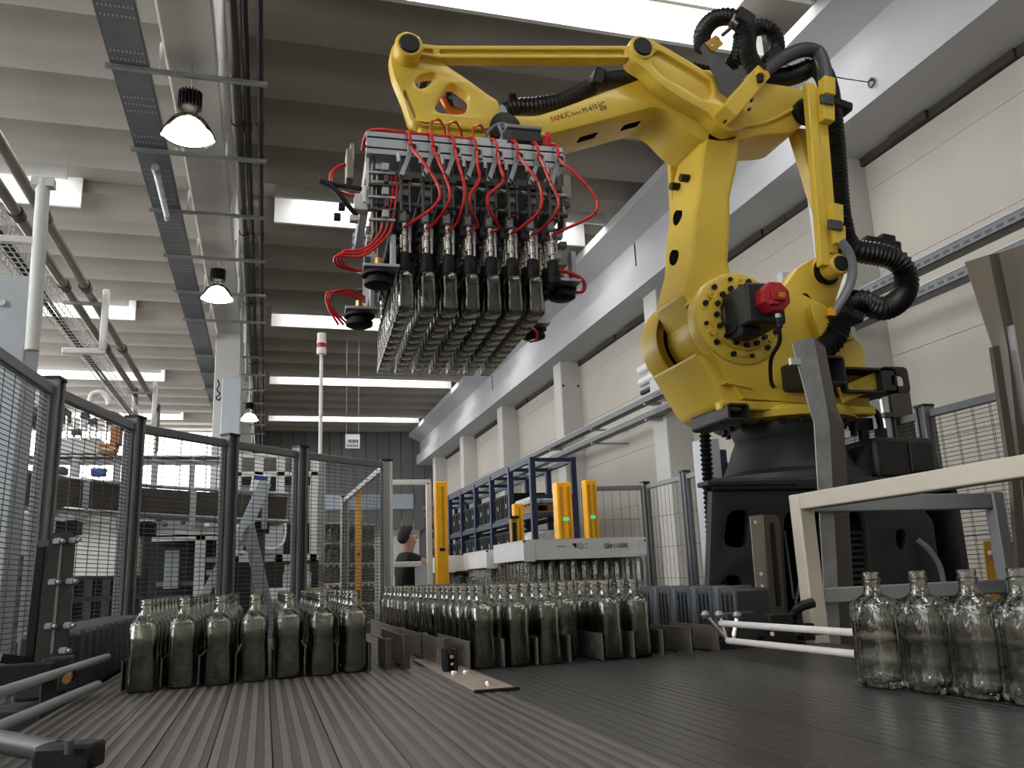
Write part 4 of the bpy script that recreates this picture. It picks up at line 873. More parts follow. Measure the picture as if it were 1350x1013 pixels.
gp('inner_plate', MB().box((-.47, yf + .1, 3.02), (.36, .52, 3.05)), 'alu_matt')
for x in colx: gp('column_beam', MB().box((x - .022, -.59, 2.90), (x + .022, .59, 2.955)), 'alu_matt', bevel=.004)
for z, mm in ((2.945, 'galv'), (2.845, 'dark_grey')):
    for y in (yf + .03, .58): gp('cross_rod', MB().cyl((-.50, y, z), (.42, y, z), .012, seg=10), mm)
for i, x in enumerate(colx):
    o = gp('hanger_arm', MB().bar((x + .03, yf - .008, 3.12), (x - .02, yf - .01, 2.97), .022, .014, (0, 1, 0)).box((x + .008, yf - .016, 3.085), (x + .058, yf, 3.135)), 'alu_matt', bevel=.002)
    gp('arm_bolt', MB().cyl((x + .033, yf - .03, 3.11), (x + .033, yf - .012, 3.11), .014, seg=10), 'black_plastic', o)
    gp('arm_knob', MB().cyl((x - .035, yf - .02, 3.03), (x - .035, yf - .02, 3.075), .010, seg=8), 'alu', o)
    gp('drop_link', MB().box((x - .028, yf + .005, 2.80), (x - .014, yf + .02, 3.07)).box((x + .014, yf + .005, 2.80), (x + .022, yf + .02, 3.05)).box((x - .03, yf + .0, 2.955), (x + .03, yf + .05, 2.985)), 'stain_dark', bevel=.002)
bell = MB().lathe([(.0, 2.512), (.0315, 2.512), (.0355, 2.516), (.0355, 2.536), (.031, 2.54), (.030, 2.548), (.0325, 2.553), (.0315, 2.575), (.0295, 2.605), (.026, 2.614), (.026, 2.628), (.014, 2.636)], seg=18)
neck = MB().lathe([(.011, 2.63), (.011, 2.66), (.015, 2.662), (.015, 2.70), (.010, 2.705), (.010, 2.715), (.017, 2.718), (.017, 2.735), (.012, 2.74), (.012, 2.75), (.020, 2.752), (.020, 2.772), (.014, 2.776), (.010, 2.79)], seg=12).box((-.021, -.008, 2.655), (-.011, .008, 2.72))
side = MB().lathe([(.007, 2.64), (.007, 2.70), (.010, 2.70), (.010, 2.76), (.006, 2.765), (.006, 2.80)], (.026, .012, 0), seg=8)
valve = MB().box((-.028, -.022, 2.775), (.012, .03, 2.84)).box((-.014, -.026, 2.835), (.022, .02, 2.87)).box((-.022, -.01, 2.86), (.02, .03, 2.905))
tab = MB().box((-.022, -.0275, 2.782), (.006, -.0225, 2.825)).box((.0, -.031, 2.838), (.032, -.027, 2.868))
meshes = [('suction_bell', bell.mesh('suction_bell', 'black_rubber')), ('chrome_stem', neck.mesh('chrome_stem', 'chrome')), ('side_valve', side.mesh('side_valve', 'alu')), ('valve_block', valve.mesh('valve_block', 'mid_grey')), ('valve_tab', tab.mesh('valve_tab', 'cabinet_grey'))]
for j, y in enumerate(rowy):
    for i, x in enumerate(colx):
        top = None
        for k, (nm, me) in enumerate(meshes):
            if j > 2 and nm == 'valve_tab': continue
            o = bpy.data.objects.new(nm, me); C.objects.link(o); p = top or gr
            o.parent = p
            if top is None: o.location = (x, y, -3.2); top = o
for j, y in enumerate(rowy):
    for i, x in enumerate(colx[:7]):
        p = GM @ Vector((x, y, 0))
        bottle(p.x, p.y, 2.345, GR, 'hanging glass bottle in the gripper, %s row from the front, %s from the left' % (ORD[j], ORD[i]), 'glass bottles hanging in the gripper')
# red air hoses over the front
bulge = [(.10, .13, .03), (.055, .075, .01), (.035, .04, .0), (.01, -.035, -.01), (.02, -.055, .0), (.09, .10, .03), (.05, .08, .02), (.13, .17, .04)]
for i, x in enumerate(colx):
    b1, b2, b3 = bulge[i]; x0 = x + .012
    pts = [(x0 - .06, -.3, 3.23), (x0 - .03, -.50, 3.235), (x0, yf - .02, 3.185), (x0 + .01, yf - .05, 3.09), (x0 + b1 * .5, yf - .075, 3.02), (x0 + b1, yf - .085, 2.94), (x0 + b2, yf - .085, 2.86), (x0 + b2 * .75 + b3 * .2, yf - .065, 2.80), (x0 + .02, yf + .03, 2.765), (x, -.565, 2.755)]
    h = gp('red_hose', MB().tube(pts, .0075, 8, 6), 'red_hose')
    P = crspline(pts, 6)
    for q in (17, 29, 40): gp('cable_tie', MB().cyl(P[q] - (P[q + 1] - P[q]) * .12, P[q] + (P[q + 1] - P[q]) * .12, .0092, seg=8), 'black_rubber', h)
for i in range(6): gp('black_cable', MB().tube([(colx[i + 1] - .02, yf - .02, 2.99), (colx[i + 1] + .0, yf - .05, 2.93), (colx[i + 1] + .05, yf - .05, 2.87), (colx[i + 1] - .02 + .02 * (i % 3), yf - .02, 2.80)], .004, 6), 'black_rubber')
for k in range(5): gp('supply_hose', MB().tube([(-.54, -.56 + .02 * k, 3.17), (-.5, -.61 + .02 * k, 3.205), (-.3, -.62 + .02 * k, 3.20 + .003 * k), (0, -.61 + .02 * k, 3.20), (.12, -.60 + .02 * k, 3.20)], .0085, 8), 'red_hose')
for x, z in ((-.22, 3.26), (-.14, 3.255), (-.02, 3.25)):
    gp('hose_loop', MB().tube([(x, -.60, 3.18), (x - .01, -.62, z + .0), (x + .03, -.61, z + .03), (x + .06, -.58, z), (x + .07, -.54, 3.2)], .007, 6), 'copper')
gp('terminal_box', MB().box((.135, -.625, 3.192), (.305, -.48, 3.275)).box((.145, -.635, 3.2), (.295, -.62, 3.255)), 'black_paint', bevel=.014)
gp('box_lid', MB().box((.13, -.632, 3.272), (.31, -.475, 3.292)), 'grey_and_shade', bevel=.006)
gp('manifold', MB().box((-.03, -.62, 3.188), (.14, -.50, 3.212)), 'cabinet_grey', bevel=.006)
gp('grey_cable', MB().tube([(.02, -.58, 3.20), (.06, -.57, 3.28), (.11, -.56, 3.325), (.145, -.57, 3.32), (.12, -.58, 3.295), (.105, -.59, 3.30), (.12, -.59, 3.25), (.115, -.58, 3.20)], .008, 8), 'mid_grey')
for k in range(4): gp('red_bunch', MB().tube([(.315 + .012 * k, -.58, 3.16), (.32 + .01 * k, -.60, 3.23), (.34 + .006 * k, -.59, 3.275), (.35 + .004 * k, -.56, 3.19)], .009, 8), 'red_hose')
gp('end_tube', MB().cyl((.385, -.52, 3.15), (.385, -.52, 3.25), .014, seg=10), 'alu')
# left and right flanks
gp('flank_plate', MB().box((-.50, -.60, 2.70), (-.485, -.50, 3.10)).box((-.475, -.55, 2.60), (-.465, .5, 2.98)), 'stain_dark', bevel=.003)
gp('flank_strip', MB().box((-.53, -.60, 2.84), (-.515, -.585, 3.07)).box((-.545, -.62, 2.84), (-.53, -.60, 2.92)), 'white_paint', bevel=.002)
gp('flank_cover', MB().box((-.62, -.62, 2.95), (-.585, -.50, 3.10)).box((-.60, -.56, 3.08), (-.58, -.50, 3.16)), 'stainless', bevel=.006)
for k, z in enumerate((2.98, 2.92, 2.86, 2.80, 2.75)):
    gp('flank_rung', MB().box((-.52, -.63, z), (-.40, -.61, z + .012)).box((-.46 + .01 * (k % 2), -.64, z + .015), (-.43, -.60, z + .05)), 'stain_dark' if k % 2 else 'alu_matt', bevel=.002)
for k in range(10): gp('flank_fitting', MB().cbox((-.47 + random.uniform(-.05, .05), -.52 + random.uniform(-.08, .3), 2.62 + k * .045), (.03, .04, .028)), ('alu_matt', 'chrome', 'dark_grey')[k % 3], bevel=.003)
gp('pilot_valve', MB().box((-.58, -.58, 2.82), (-.52, -.52, 2.90)).box((-.60, -.57, 2.77), (-.56, -.53, 2.80)), 'white_paint', bevel=.004)
gp('valve_plug', MB().cbox((-.635, -.56, 2.835), (.03, .03, .03)).cbox((-.655, -.56, 2.785), (.03, .03, .03)), 'black_plastic', bevel=.003)
gp('red_hose', MB().tube([(-.58, -.58, 3.03), (-.64, -.6, 3.02), (-.685, -.6, 2.97), (-.67, -.6, 2.91), (-.61, -.58, 2.89), (-.55, -.55, 2.90)], .009, 8), 'red_hose')
gp('black_hose', MB().tube([(-.55, -.56, 2.93), (-.64, -.6, 2.92), (-.73, -.62, 2.925), (-.68, -.62, 2.90), (-.62, -.6, 2.84), (-.57, -.56, 2.80)], .012, 8), 'black_hose')
for k in range(3): gp('red_hose', MB().tube([(-.44 + .022 * k, -.60, 3.0), (-.43 + .018 * k, -.62, 2.9), (-.45 + .022 * k, -.62, 2.80), (-.47 + .02 * k, -.6, 2.70), (-.54, -.58, 2.63 - .016 * k), (-.63 - .014 * k, -.56 - .01 * k, 2.62 - .015 * k), (-.62 - .01 * k, -.53, 2.57 - .006 * k), (-.50, -.5 + .02 * k, 2.54 + .012 * k)], .006, 8), 'red_hose')
for k in range(3): gp('red_hose', MB().tube([(-.50, -.1, 2.57 - .014 * k), (-.58, -.14, 2.59 - .014 * k), (-.66 - .012 * k, -.16, 2.565), (-.67 - .006 * k, -.14, 2.50), (-.58 - .025 * k, -.1, 2.42)], .006, 8), 'red_hose')
def gbell(x, y, z, lb=None):
    o = gp('guide_bell', MB().lathe([(.0, z), (.04, z), (.066, z + .012), (.068, z + .03), (.05, z + .036), (.05, z + .05), (.075, z + .054), (.075, z + .068), (.03, z + .072)], (x, y, 0), seg=24), 'black_rubber')
    gp('bell_stem', MB().cyl((x, y, z + .07), (x, y, z + .14), .018, seg=12), 'brass', o); gp('bell_bracket', MB().box((x - .07, y - .05, z + .085), (x + .09, y + .05, z + .1)).box((x + .05, y - .03, z + .1), (x + .075, y + .03, z + .25)), 'alu_matt', o, bevel=.003)
gbell(-.47, -.56, 2.455); gbell(-.53, -.12, 2.40); gbell(.43, -.42, 2.48); gbell(.45, .2, 2.46)
gp('red_hose', MB().tube([(.36, -.45, 2.66), (.40, -.47, 2.62), (.47, -.46, 2.61), (.54, -.44, 2.58), (.54, -.42, 2.535), (.47, -.42, 2.53)], .010, 8), 'red_hose')
gp('red_hose', MB().tube([(.38, .1, 2.50), (.43, .1, 2.49), (.44, .1, 2.44), (.40, .1, 2.42)], .008, 8), 'red_hose')
gp('right_plate', MB().box((.41, -.60, 2.94), (.45, -.585, 3.06)).box((.40, -.6, 2.78), (.415, -.5, 3.0)), 'stainless', bevel=.003)
for k in range(6): gp('flank_fitting', MB().cbox((.40 + random.uniform(-.02, .03), -.56 + random.uniform(-.04, .1), 2.66 + k * .05), (.035, .04, .03)), ('alu_matt', 'dark_grey')[k % 2], bevel=.003)
# ================================================================== GUARD FENCES
def fpost(x, y, label, group, h=2.12, mm='dark_grey', rot=0):
    t = empty('fence_post', (x, y, 0), label, 'fence post', group, rot)
    def loc(mb, nm, ma, b=0):
        me = mb.mesh(nm, ma); o = bpy.data.objects.new(nm, me); C.objects.link(o); o.parent = t
        if b: z = o.modifiers.new('bevel', 'BEVEL'); z.width = b; z.segments = 2
    loc(MB().box((-.028, -.03, 0), (.028, .03, h)), 'post_core', 'dark_grey' if mm != 'white_paint' else 'alu_matt')
    loc(MB().box((-.042, -.04, 0), (-.022, .04, h - .01)).box((.022, -.04, 0), (.042, .04, h - .01)), 'post_flange', 'mid_grey' if mm != 'white_paint' else 'white_paint', .004)
    loc(MB().box((-.044, -.042, h - .012), (.044, .042, h + .004)), 'post_cap', 'black_plastic')
    return t
def fpanel(p, q, label, group, z0=.15, z1=2.06, hp=.022, vp=.105, mm='wire', rail='grey_and_shade', dbl=False, t_=.0028):
    P, Qv = Vector((p[0], p[1], 0)), Vector((q[0], q[1], 0)); dv = (Qv - P).normalized(); P += dv * .05; Qv -= dv * .05
    t = empty('mesh_panel', (P.x, P.y, 0), label, 'fence panel', group)
    m_ = MB(); wires(m_, P, Qv, z0 + .02, z1 - .02, hp, vp, t_, dbl); put('wire_mesh', m_, mm, t, smooth=0, kind='stuff')
    put('top_rail', MB().bar(P + Vector((0, 0, z1)), Qv + Vector((0, 0, z1)), .036, .05), rail, t, bevel=.006)
    put('bottom_rail', MB().bar(P + Vector((0, 0, z0)), Qv + Vector((0, 0, z0)), .03, .03), rail, t)
    for e_ in (P, Qv): put('panel_stile', MB().bar(e_ + Vector((0, 0, z0)), e_ + Vector((0, 0, z1)), .022, .022, (0, 1, 0)), rail, t)
FL = [(-1.02, 2.95), (-.93, 4.06), (-.71, 4.95), (-.23, 5.5), (.22, 5.96), (.89, 6.48), (.82, 9.26)]
for i in range(1, 7):
    x, y = FL[i]; dx, dy = FL[min(i + 1, 6)][0] - FL[i - 1][0], FL[min(i + 1, 6)][1] - FL[i - 1][1]
    fpost(x, y, 'grey aluminium fence post of the left guard, %s from the left' % ORD[i - 1], 'posts of the left guard fence', 2.12 if i < 5 else 2.1, 'dark_grey' if i < 5 else 'white_paint', math.atan2(dy, dx) if i < 5 else 0)
for i in range(6):
    fpanel(FL[i], FL[i + 1], 'dark wire mesh panel of the left guard, %s from the left' % ORD[i], 'panels of the left guard fence', rail='alu_matt' if i == 5 else 'mid_grey', hp=.02 if i < 2 else .026)
RF = [(3.16, 8.33), (3.92, 8.26), (3.92, 7.35), (3.92, 6.3), (3.93, 5.25), (3.94, 4.2), (3.95, 3.1), (3.95, 2.0)]
for i in range(1, 7):
    fpost(RF[i][0], RF[i][1], 'grey post of the rear guard by the right wall, %s from the far corner' % ORD[i - 1], 'posts of the rear guard fence', 2.12, 'dark_grey', PI / 2 if i > 1 else 0)
for i in range(7):
    fpanel(RF[i], RF[i + 1], 'wire mesh panel of the rear guard by the right wall, %s from the far end' % ORD[i], 'panels of the rear guard fence', mm='wire_dark', rail='mid_grey', dbl=i > 3, hp=.026 if i > 3 else .3, vp=.12 if i > 3 else .085, t_=.0028)
t = empty('gate_frame', (1.3, 7.95, 0), 'white tubular gate frame left of the yellow light curtain', 'gate')
for a, c in (((1.07, 0), (1.07, 2.10)), ((1.50, 0), (1.50, 2.10)), ((1.05, 2.10), (1.52, 2.10)), ((1.07, 1.33), (1.42, 1.33))):
    put('frame_tube', MB().bar((a[0], 7.98, a[1]), (c[0], 7.98, c[1]), .05, .05, (0, 1, 0)), 'white_paint', t, bevel=.006)
put('lower_panel', MB().box((1.36, 7.97, .3), (1.50, 7.99, 1.33)), 'cabinet_grey', t)
# yellow light curtain columns
def ycol(p, ww, h, label, lit, slots):
    t = empty('light_curtain_column', (p[0], p[1], 0), label, 'light curtain', 'yellow light curtain columns')
    x, y = p; dd = ww * .8
    put('column_housing', MB().box((x - ww / 2, y, 0), (x + ww / 2, y + dd, h)), 'signal_yellow', t, bevel=.012)
    put('base_plate', MB().box((x - ww, y - .05, 0), (x + ww, y + dd + .05, .02)), 'black_paint', t)
    for s_ in slots: put('slot', MB().box((x + s_ * ww - ww * .10, y - .004, h - .62), (x + s_ * ww + ww * .10, y + .01, h - .05)), 'ochre', t)
    if lit: put('status_led', MB().box((x - ww * .18, y - .008, h - .40), (x + ww * .22, y, h - .365)), 'green_led', t)
    else: put('lens', MB().box((x - ww * .2, y - .006, h - .66), (x + ww * .2, y, h - .63)), 'black_plastic', t)
ycol((1.61, 7.9), .12, 2.10, 'tall yellow light curtain column beside the white gate frame', False, (.1,))
ycol((3.13, 10.4), .13, 2.10, 'short looking yellow column farthest back, before the blue rack', False, (.1,))
ycol((2.97, 8.2), .17, 2.12, 'broad yellow column with green light, left of the right hand pair', True, (-.22, .25))
ycol((3.19, 8.0), .13, 2.12, 'narrow yellow column with green light, right of the right hand pair', True, (-.2, .22))
ycol((.90, 8.6), .06, 2.10, 'slim yellow column seen through the inner fence panel', False, ())
t = empty('scanner_post', (3.02, 10.3, 0), 'black mirror strip post beside the farthest yellow column', 'post')
put('post_body', MB().box((2.98, 10.25, 0), (3.06, 10.32, 1.9)), 'ochre', t); put('mirror_strip', MB().box((2.995, 10.24, .9), (3.045, 10.25, 1.85)), 'black_plastic', t); put('cap', MB().box((2.96, 10.22, 1.9), (3.08, 10.34, 1.93)), 'black_plastic', t)
put('sensor_box', MB().box((3.08, 8.0, 0), (3.12, 8.06, 1.32)).box((3.06, 7.98, 1.30), (3.14, 8.06, 1.45)), 'black_plastic', label='small black sensor box between the two right hand yellow columns', cat='sensor')
# ================================================================== PALLETS OF BOTTLES UNDER WHITE TRAYS
def lowbottle(m_, x, y, z, n=7, hh=.25):
    m_.lathe([(.034, z), (.034, z + hh * .66), (.017, z + hh * .78), (.015, z + hh), (.012, z + hh)], (x, y, 0), seg=n)
def pallet(x0, x1, y0, y1, zt, label, dens=.085, printed=False):
    t = empty('bottle_pallet', ((x0 + x1) / 2, (y0 + y1) / 2, 0), label, 'pallet', None)
    tray = put('tray_lid', MB().box((x0, y0, zt - .155), (x1, y0 + .006, zt)).box((x0, y1 - .006, zt - .155), (x1, y1, zt)).box((x0, y0, zt - .155), (x0 + .006, y1, zt)).box((x1 - .006, y0, zt - .155), (x1, y1, zt)).box((x0, y0, zt - .008), (x1, y1, zt)), 'carton', t, bevel=.004)
    put('corner_fold', MB().box((x0 - .004, y0 - .005, zt - .165), (x0 + .09, y0 + .002, zt - .012)), 'carton', t, bevel=.003); put('corner_fold', MB().box((x1 - .09, y0 - .005, zt - .14), (x1 + .003, y0 + .002, zt - .012)), 'carton', t, bevel=.003)
    put('corner_hole', MB().cbox((x0 + .004, y0 - .006, zt - .012), (.022, .004, .012)), 'black_rubber', t); put('corner_hole', MB().cbox((x1 - .01, y0 - .006, zt - .03), (.01, .004, .02)), 'black_rubber', t)
    for L_ in range(3):
        z = zt - .10 - .25 * (L_ + 1) - .012 * L_; m_ = MB(); nx, ny = int((x1 - x0 - .06) / dens), int((y1 - y0 - .06) / dens)
        for i in range(nx):
            for j in range(ny):
                if L_ == 2 and 0 < i < nx - 1 and 0 < j < ny - 1: continue
                lowbottle(m_, x0 + .05 + (x1 - x0 - .1) * i / (nx - 1), y0 + .05 + (y1 - y0 - .1) * j / (ny - 1), z, 7)
        put('bottle_layer', m_, 'glass', t, kind='stuff')
        put('layer_sheet', MB().box((x0 + .01, y0 + .01, z - .010), (x1 - .01, y1 - .01, z - .002)), 'bottle_film', t)
    put('load_base', MB().box((x0 + .02, y0 + .02, .14), (x1 - .02, y1 - .02, z - .012)), 'bottle_film', t)
    put('wood_pallet', MB().box((x0, y0, .10), (x1, y1, .14)).box((x0, y0, 0), (x0 + .1, y1, .1)).box((x1 - .1, y0, 0), (x1, y1, .1)).box(((x0 + x1) / 2 - .05, y0, 0), ((x0 + x1) / 2 + .05, y1, .1)), 'wood', t)
    return t, tray
Yp = 6.2; a = at(690, 712, Yp); c = at(851, 711, Yp)
t, tray = pallet(a.x, c.x, Yp, Yp + .9, a.z, 'pallet of bottles under a white printed tray lid, nearest the camera')
q = at(828, 716, Yp - .008)
text('print', '30011485', .052, (q.x, Yp - .0065, q.z), PI / 2, PI, 'ink', tray)
for px, s_, mm in ((757, 'arrow', 'ink'), (765, 'ring', 'label_grey'), (773, 'box', 'label_grey'), (800, 'mark', 'label_grey')):
    q = at(px, 720, Yp - .006)
    if s_ == 'ring': put('tray_mark', MB().sweep([(q.x + .02 * math.cos(k * PI / 6), q.y, q.z + .02 * math.sin(k * PI / 6)) for k in range(13)], .003, 5), mm, tray)
    elif s_ == 'arrow': put('tray_mark', MB().prism([(q.x - .02, q.z + .02), (q.x + .015, q.z - .02), (q.x + .02, q.z + .02)], q.y, q.y + .002), mm, tray)
    else: put('tray_mark', MB().box((q.x - .015, q.y, q.z + .012), (q.x + .015, q.y + .002, q.z + .017)).box((q.x - .015, q.y, q.z - .017), (q.x + .015, q.y + .002, q.z - .012)), mm, tray)
q = at(735, 720, Yp - .006); put('tray_mark', MB().box((q.x, q.y, q.z - .006), (q.x + .07, q.y + .002, q.z)), 'label_grey', tray)
Yp = 7.2; a = at(641, 725, Yp); pallet(a.x, a.x + .95, Yp, Yp + .9, a.z, 'pallet of bottles under a white tray lid, second in the row')
Yp = 8.25; a = at(614, 732, Yp); pallet(a.x - .2, a.x + .6, Yp, Yp + .9, a.z, 'pallet of bottles under a white tray lid, farthest at the yellow column')
# ================================================================== BLUE RACK
RX0, RX1 = 4.2, 4.92; RY = [13.1, 14.4, 15.7, 17.0, 18.3, 19.6, 20.9, 22.2]
rk = empty('storage_rack', (4.5, 17, 0), 'blue steel pallet rack along the right wall holding black crates', 'rack')
for y in RY:
    for x in (RX0, RX1): put('upright', MB().box((x - .045, y - .045, 0), (x + .045, y + .045, 3.1)), 'rack_blue', rk)
    for zz in (3.06, 1.7, 2.45): put('frame_tie', MB().bar((RX0, y, zz), (RX1, y, zz), .045, .06), 'rack_blue', rk)
for z in (.3, 1.05, 2.15, 3.06):
    for x in (RX0, RX1):
        for i in range(7): put('beam', MB().box((x - .03, RY[i] + .045, z - .04), (x + .03, RY[i + 1] - .045, z + .04)), 'rack_blue', rk)
for z in (1.12, 2.22):
    for i in range(7): put('shelf_deck', MB().box((RX0, RY[i] + .05, z - .01), (RX1, RY[i + 1] - .05, z)), 'galv', rk)
def crate():
    t = empty('plastic_crate', (0, 0, 0), None, 'crate', 'black crates in the blue rack')
    put('crate_body', MB().box((-.34, -.27, 0), (.30, .27, .43)), 'crate_black', t, bevel=.012)
    rb_ = MB()
    for k in range(4): rb_.box((-.352, -.24 + k * .15, .03), (-.34, -.21 + k * .15, .40)).box((-.28 + k * .18, -.272, .03), (-.25 + k * .18, -.26, .40))
    rb_.box((-.355, -.28, .39), (.315, .28, .43)); put('crate_rim', rb_, 'crate_black', t)
    put('crate_label', MB().box((-.358, -.03, .18), (-.352, .03, .26)), 'label_grey', t); return t
C0 = crate(); n_ = 0
for b_ in range(7):
    for lev, z in enumerate((1.125, 2.225)):
        if b_ == 0: continue
        for k in range(2):
            for s_ in range(2 if lev == 0 or b_ != 3 else 1):
                if lev == 1 and s_ == 1: continue
                o = C0 if n_ == 0 else dup(C0); n_ += 1
                moved(o, (4.56, RY[b_] + .36 + k * .58, z + s_ * .435), None, 'black crate in blue rack, %s bay from near end, %s deck, %s tier, %s across' % (ORD[b_], ('lower', 'upper')[lev], ORD[s_], ORD[k]))
def wood_pallet(x, y, z, label):
    t = empty('wooden_pallet', (x, y, z), label, 'pallet', 'wooden pallets in the rack')
    for k in range(5): put('deck_board', MB().box((x - .33, y - .44 + k * .2, z + .1), (x + .33, y - .30 + k * .2, z + .125)), 'wood', t)
    for k in (-1, 0, 1): put('pallet_block', MB().box((x + k * .28 - .05, y - .44, z), (x + k * .28 + .05, y + .5, z + .1)), 'wood', t)
    return t
wood_pallet(4.56, 13.72, 2.225, 'wooden pallet on the upper deck in the near rack bay'); wood_pallet(4.56, 13.72, 1.125, 'wooden pallet on the lower deck in the near rack bay')
m_ = MB()
for i in range(5):
    for k in range(3): m_.lathe([(.001, 0), (.15, .01), (.17, .06), (.13, .12), (.001, .14)], (4.33 + .2 * k, 13.4 + .17 * i, 2.352), seg=9)
put('wrapped_bags', m_, 'film', label='crumpled white film bags on the upper rack pallet', cat='bags')
put('wrapped_load', MB().box((4.26, 13.32, 1.252), (4.86, 14.15, 1.92)), 'film', bevel=.06, label='film wrapped load on the lower rack pallet', cat='wrapped load')
# ================================================================== BENT GUARDS, FRAMES ON THE RIGHT
t = empty('bent_guard', (2.25, 3.05, 0), 'folded grey sheet steel guard post before the robot base', 'guard post')
Yg = 3.05
cA = [at(x, y, Yg) for x, y in ((1044, 452), (1066, 535), (1073, 558), (1092, 875))]
cB = [at(x, y, Yg) for x, y in ((1072, 444), (1089, 535), (1093, 560), (1109, 875))]
cC = [at(x, y, Yg + .09) for x, y in ((1087, 458), (1103, 538), (1112, 560), (1130, 868))]
sheet('guard_sheet', [cA, cB, cC], ['galv', 'stain_dark'], t, .005)  # side strip past the fold coloured darker for its shade
f0 = at(1100, 874, Yg); put('guard_foot', MB().box((f0.x - .05, Yg, 0), (f0.x + .05, Yg + .03, f0.z)), 'stain_dark', t)
put('guard_clip', MB().cbox(at(1048, 477, Yg - .01), (.05, .02, .03)), 'alu', t)
t = empty('guard_rail', (2.12, 3.0, 0), 'cream painted square tube guard rail in front of the pedestal', 'guard rail')
put('upright', MB().box((2.095, 2.975, 0), (2.165, 3.045, 1.46)), 'cream', t, bevel=.006)
put('long_rail', MB().box((2.095, .9, 1.395), (2.165, 2.972, 1.46)), 'cream', t, bevel=.006)
put('upright', MB().box((2.095, .9, 0), (2.165, .97, 1.394)), 'cream', t, bevel=.006)
put('cross_rail', MB().box((2.165, 2.99, 1.385), (3.1, 3.04, 1.455)), 'grey_and_shade', t, bevel=.006)  # cross rails greyed to stand for shadow on the cream tube
put('cross_rail', MB().box((2.165, 2.99, 1.02), (3.1, 3.04, 1.08)), 'grey_and_shade', t, bevel=.006)
put('upright', MB().box((3.10, 2.98, 0), (3.16, 3.04, 1.46)), 'grey_and_shade', t, bevel=.006)
put('upright', MB().box((2.24, 3.5, 0), (2.30, 3.56, .9)), 'cream', t, bevel=.006)
t = empty('bent_guard', (3.3, 2.75, 0), 'tall brushed stainless folded guard at the right edge', 'guard post')
Yg = 2.75
cA = [at(x, y, Yg) for x, y in ((1272, 346), (1309, 460), (1330, 640), (1355, 900))]
cB = [at(x, y, Yg) for x, y in ((1303, 336), (1328, 460), (1347, 640), (1372, 900))]
cC = [at(x, y, Yg + .10) for x, y in ((1316, 334), (1342, 460), (1366, 640), (1392, 900))]
cD = [at(x, y, Yg + .06) for x, y in ((1362, 318), (1392, 440), (1410, 640), (1430, 900))]
sheet('guard_sheet', [cA, cB], 'stainless', t, .005); sheet('guard_wing', [cC, cD], 'stainless', t, .005); sheet('guard_return', [cB, cC], 'stain_dark', t, .005)  # return strip gets a darker copy of the steel as its shade
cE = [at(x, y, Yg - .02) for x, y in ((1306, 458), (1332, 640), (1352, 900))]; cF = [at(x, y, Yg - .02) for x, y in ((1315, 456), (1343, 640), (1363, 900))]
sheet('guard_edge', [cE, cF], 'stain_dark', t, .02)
put('guard_edge', MB().bar(at(1332, 430, Yg - .02), at(1352, 560, Yg - .02), .012, .03, (0, 1, 0)), 'alu', t)
put('guard_foot', MB().box((3.2, Yg, 0), (3.5, Yg + .03, .9)), 'stain_dark', t)
p = at(1312, 750, 3.3)
t = empty('latch_bracket', (p.x, 3.3, 0), 'ochre yellow folded latch bracket on the rear fence at right', 'bracket')
q = pxz([(1297, 714), (1324, 713), (1334, 800), (1306, 800)], 3.3)
put('bracket_sheet', MB().prism(q, 3.3, 3.306), 'ochre', t, smooth=0)
put('bracket_bolt', MB().cyl(at(1305, 729, 3.298), at(1305, 729, 3.28), .012, seg=8), 'chrome', t)
put('latch_block', MB().prism(pxz([(1325, 715), (1337, 715), (1346, 750), (1334, 760)], 3.34), 3.32, 3.4), 'dark_grey', t, bevel=.006)
put('bracket_post', MB().box((q[0][0] + .05, 3.31, 0), (q[0][0] + .09, 3.35, q[0][1] - .05)), 'ochre', t)
# control cabinet and post behind the robot
t = empty('control_cabinet', (4.5, 6.1, 0), 'pale blue grey steel cabinet with bolts behind the robot', 'cabinet')
q = pxz([(1098, 420), (1128, 432), (1138, 505), (1178, 552), (1190, 640), (1115, 640)], 6.05)
put('cabinet_body', MB().prism(q, 6.05, 6.25), 'cabinet_grey', t, bevel=.006)
for x, y in ((1128, 478), (1132, 487), (1136, 495), (1137, 500), (1136, 512), (1170, 560), (1160, 600)):
    p = at(x, y, 6.05); put('cabinet_bolt', MB().cyl(p - Vector((0, .02, 0)), p, .015, seg=8), 'chrome', t)
put('cabinet_base', MB().box((q[0][0] + .1, 6.06, 0), (q[4][0], 6.24, q[4][1] + .1)), 'cabinet_grey', t)
t = empty('guard_column', (3.8, 4.5, 0), 'dark stainless box post with a pipe beside the pale cabinet', 'post')
q = pxz([(1174, 514), (1199, 513), (1226, 700), (1198, 700)], 4.4)
put('post_body', MB().prism([q[0], q[1], (q[1][0] + .02, 0), (q[0][0] + .0, 0)], 4.4, 4.5), 'stain_dark', t, bevel=.004)
a = at(1169, 520, 4.42); put('post_pipe', MB().cyl((a.x, 4.45, 0), (a.x, 4.45, a.z), .032, seg=14), 'alu', t)
put('pipe_bracket', MB().cbox((a.x, 4.42, a.z - .14), (.12, .05, .03)), 'dark_grey', t)
put('post_cable', MB().tube([(a.x - .02, 4.45, a.z - .02), (a.x - .1, 4.45, a.z + .0), (a.x - .16, 4.46, a.z - .04), (a.x - .24, 4.48, a.z + .02)], .012, 6), 'brown_box', t)
put('hose_elbow', MB().tube([at(1205, 608, 4.3), at(1213, 600, 4.28), at(1222, 606, 4.27), at(1228, 618, 4.27), at(1232, 650, 4.27)], .03, 10).tube([at(1200, 612, 4.32), at(1208, 606, 4.3), at(1216, 612, 4.29), at(1222, 640, 4.29)], .024, 10), 'black_hose', t)
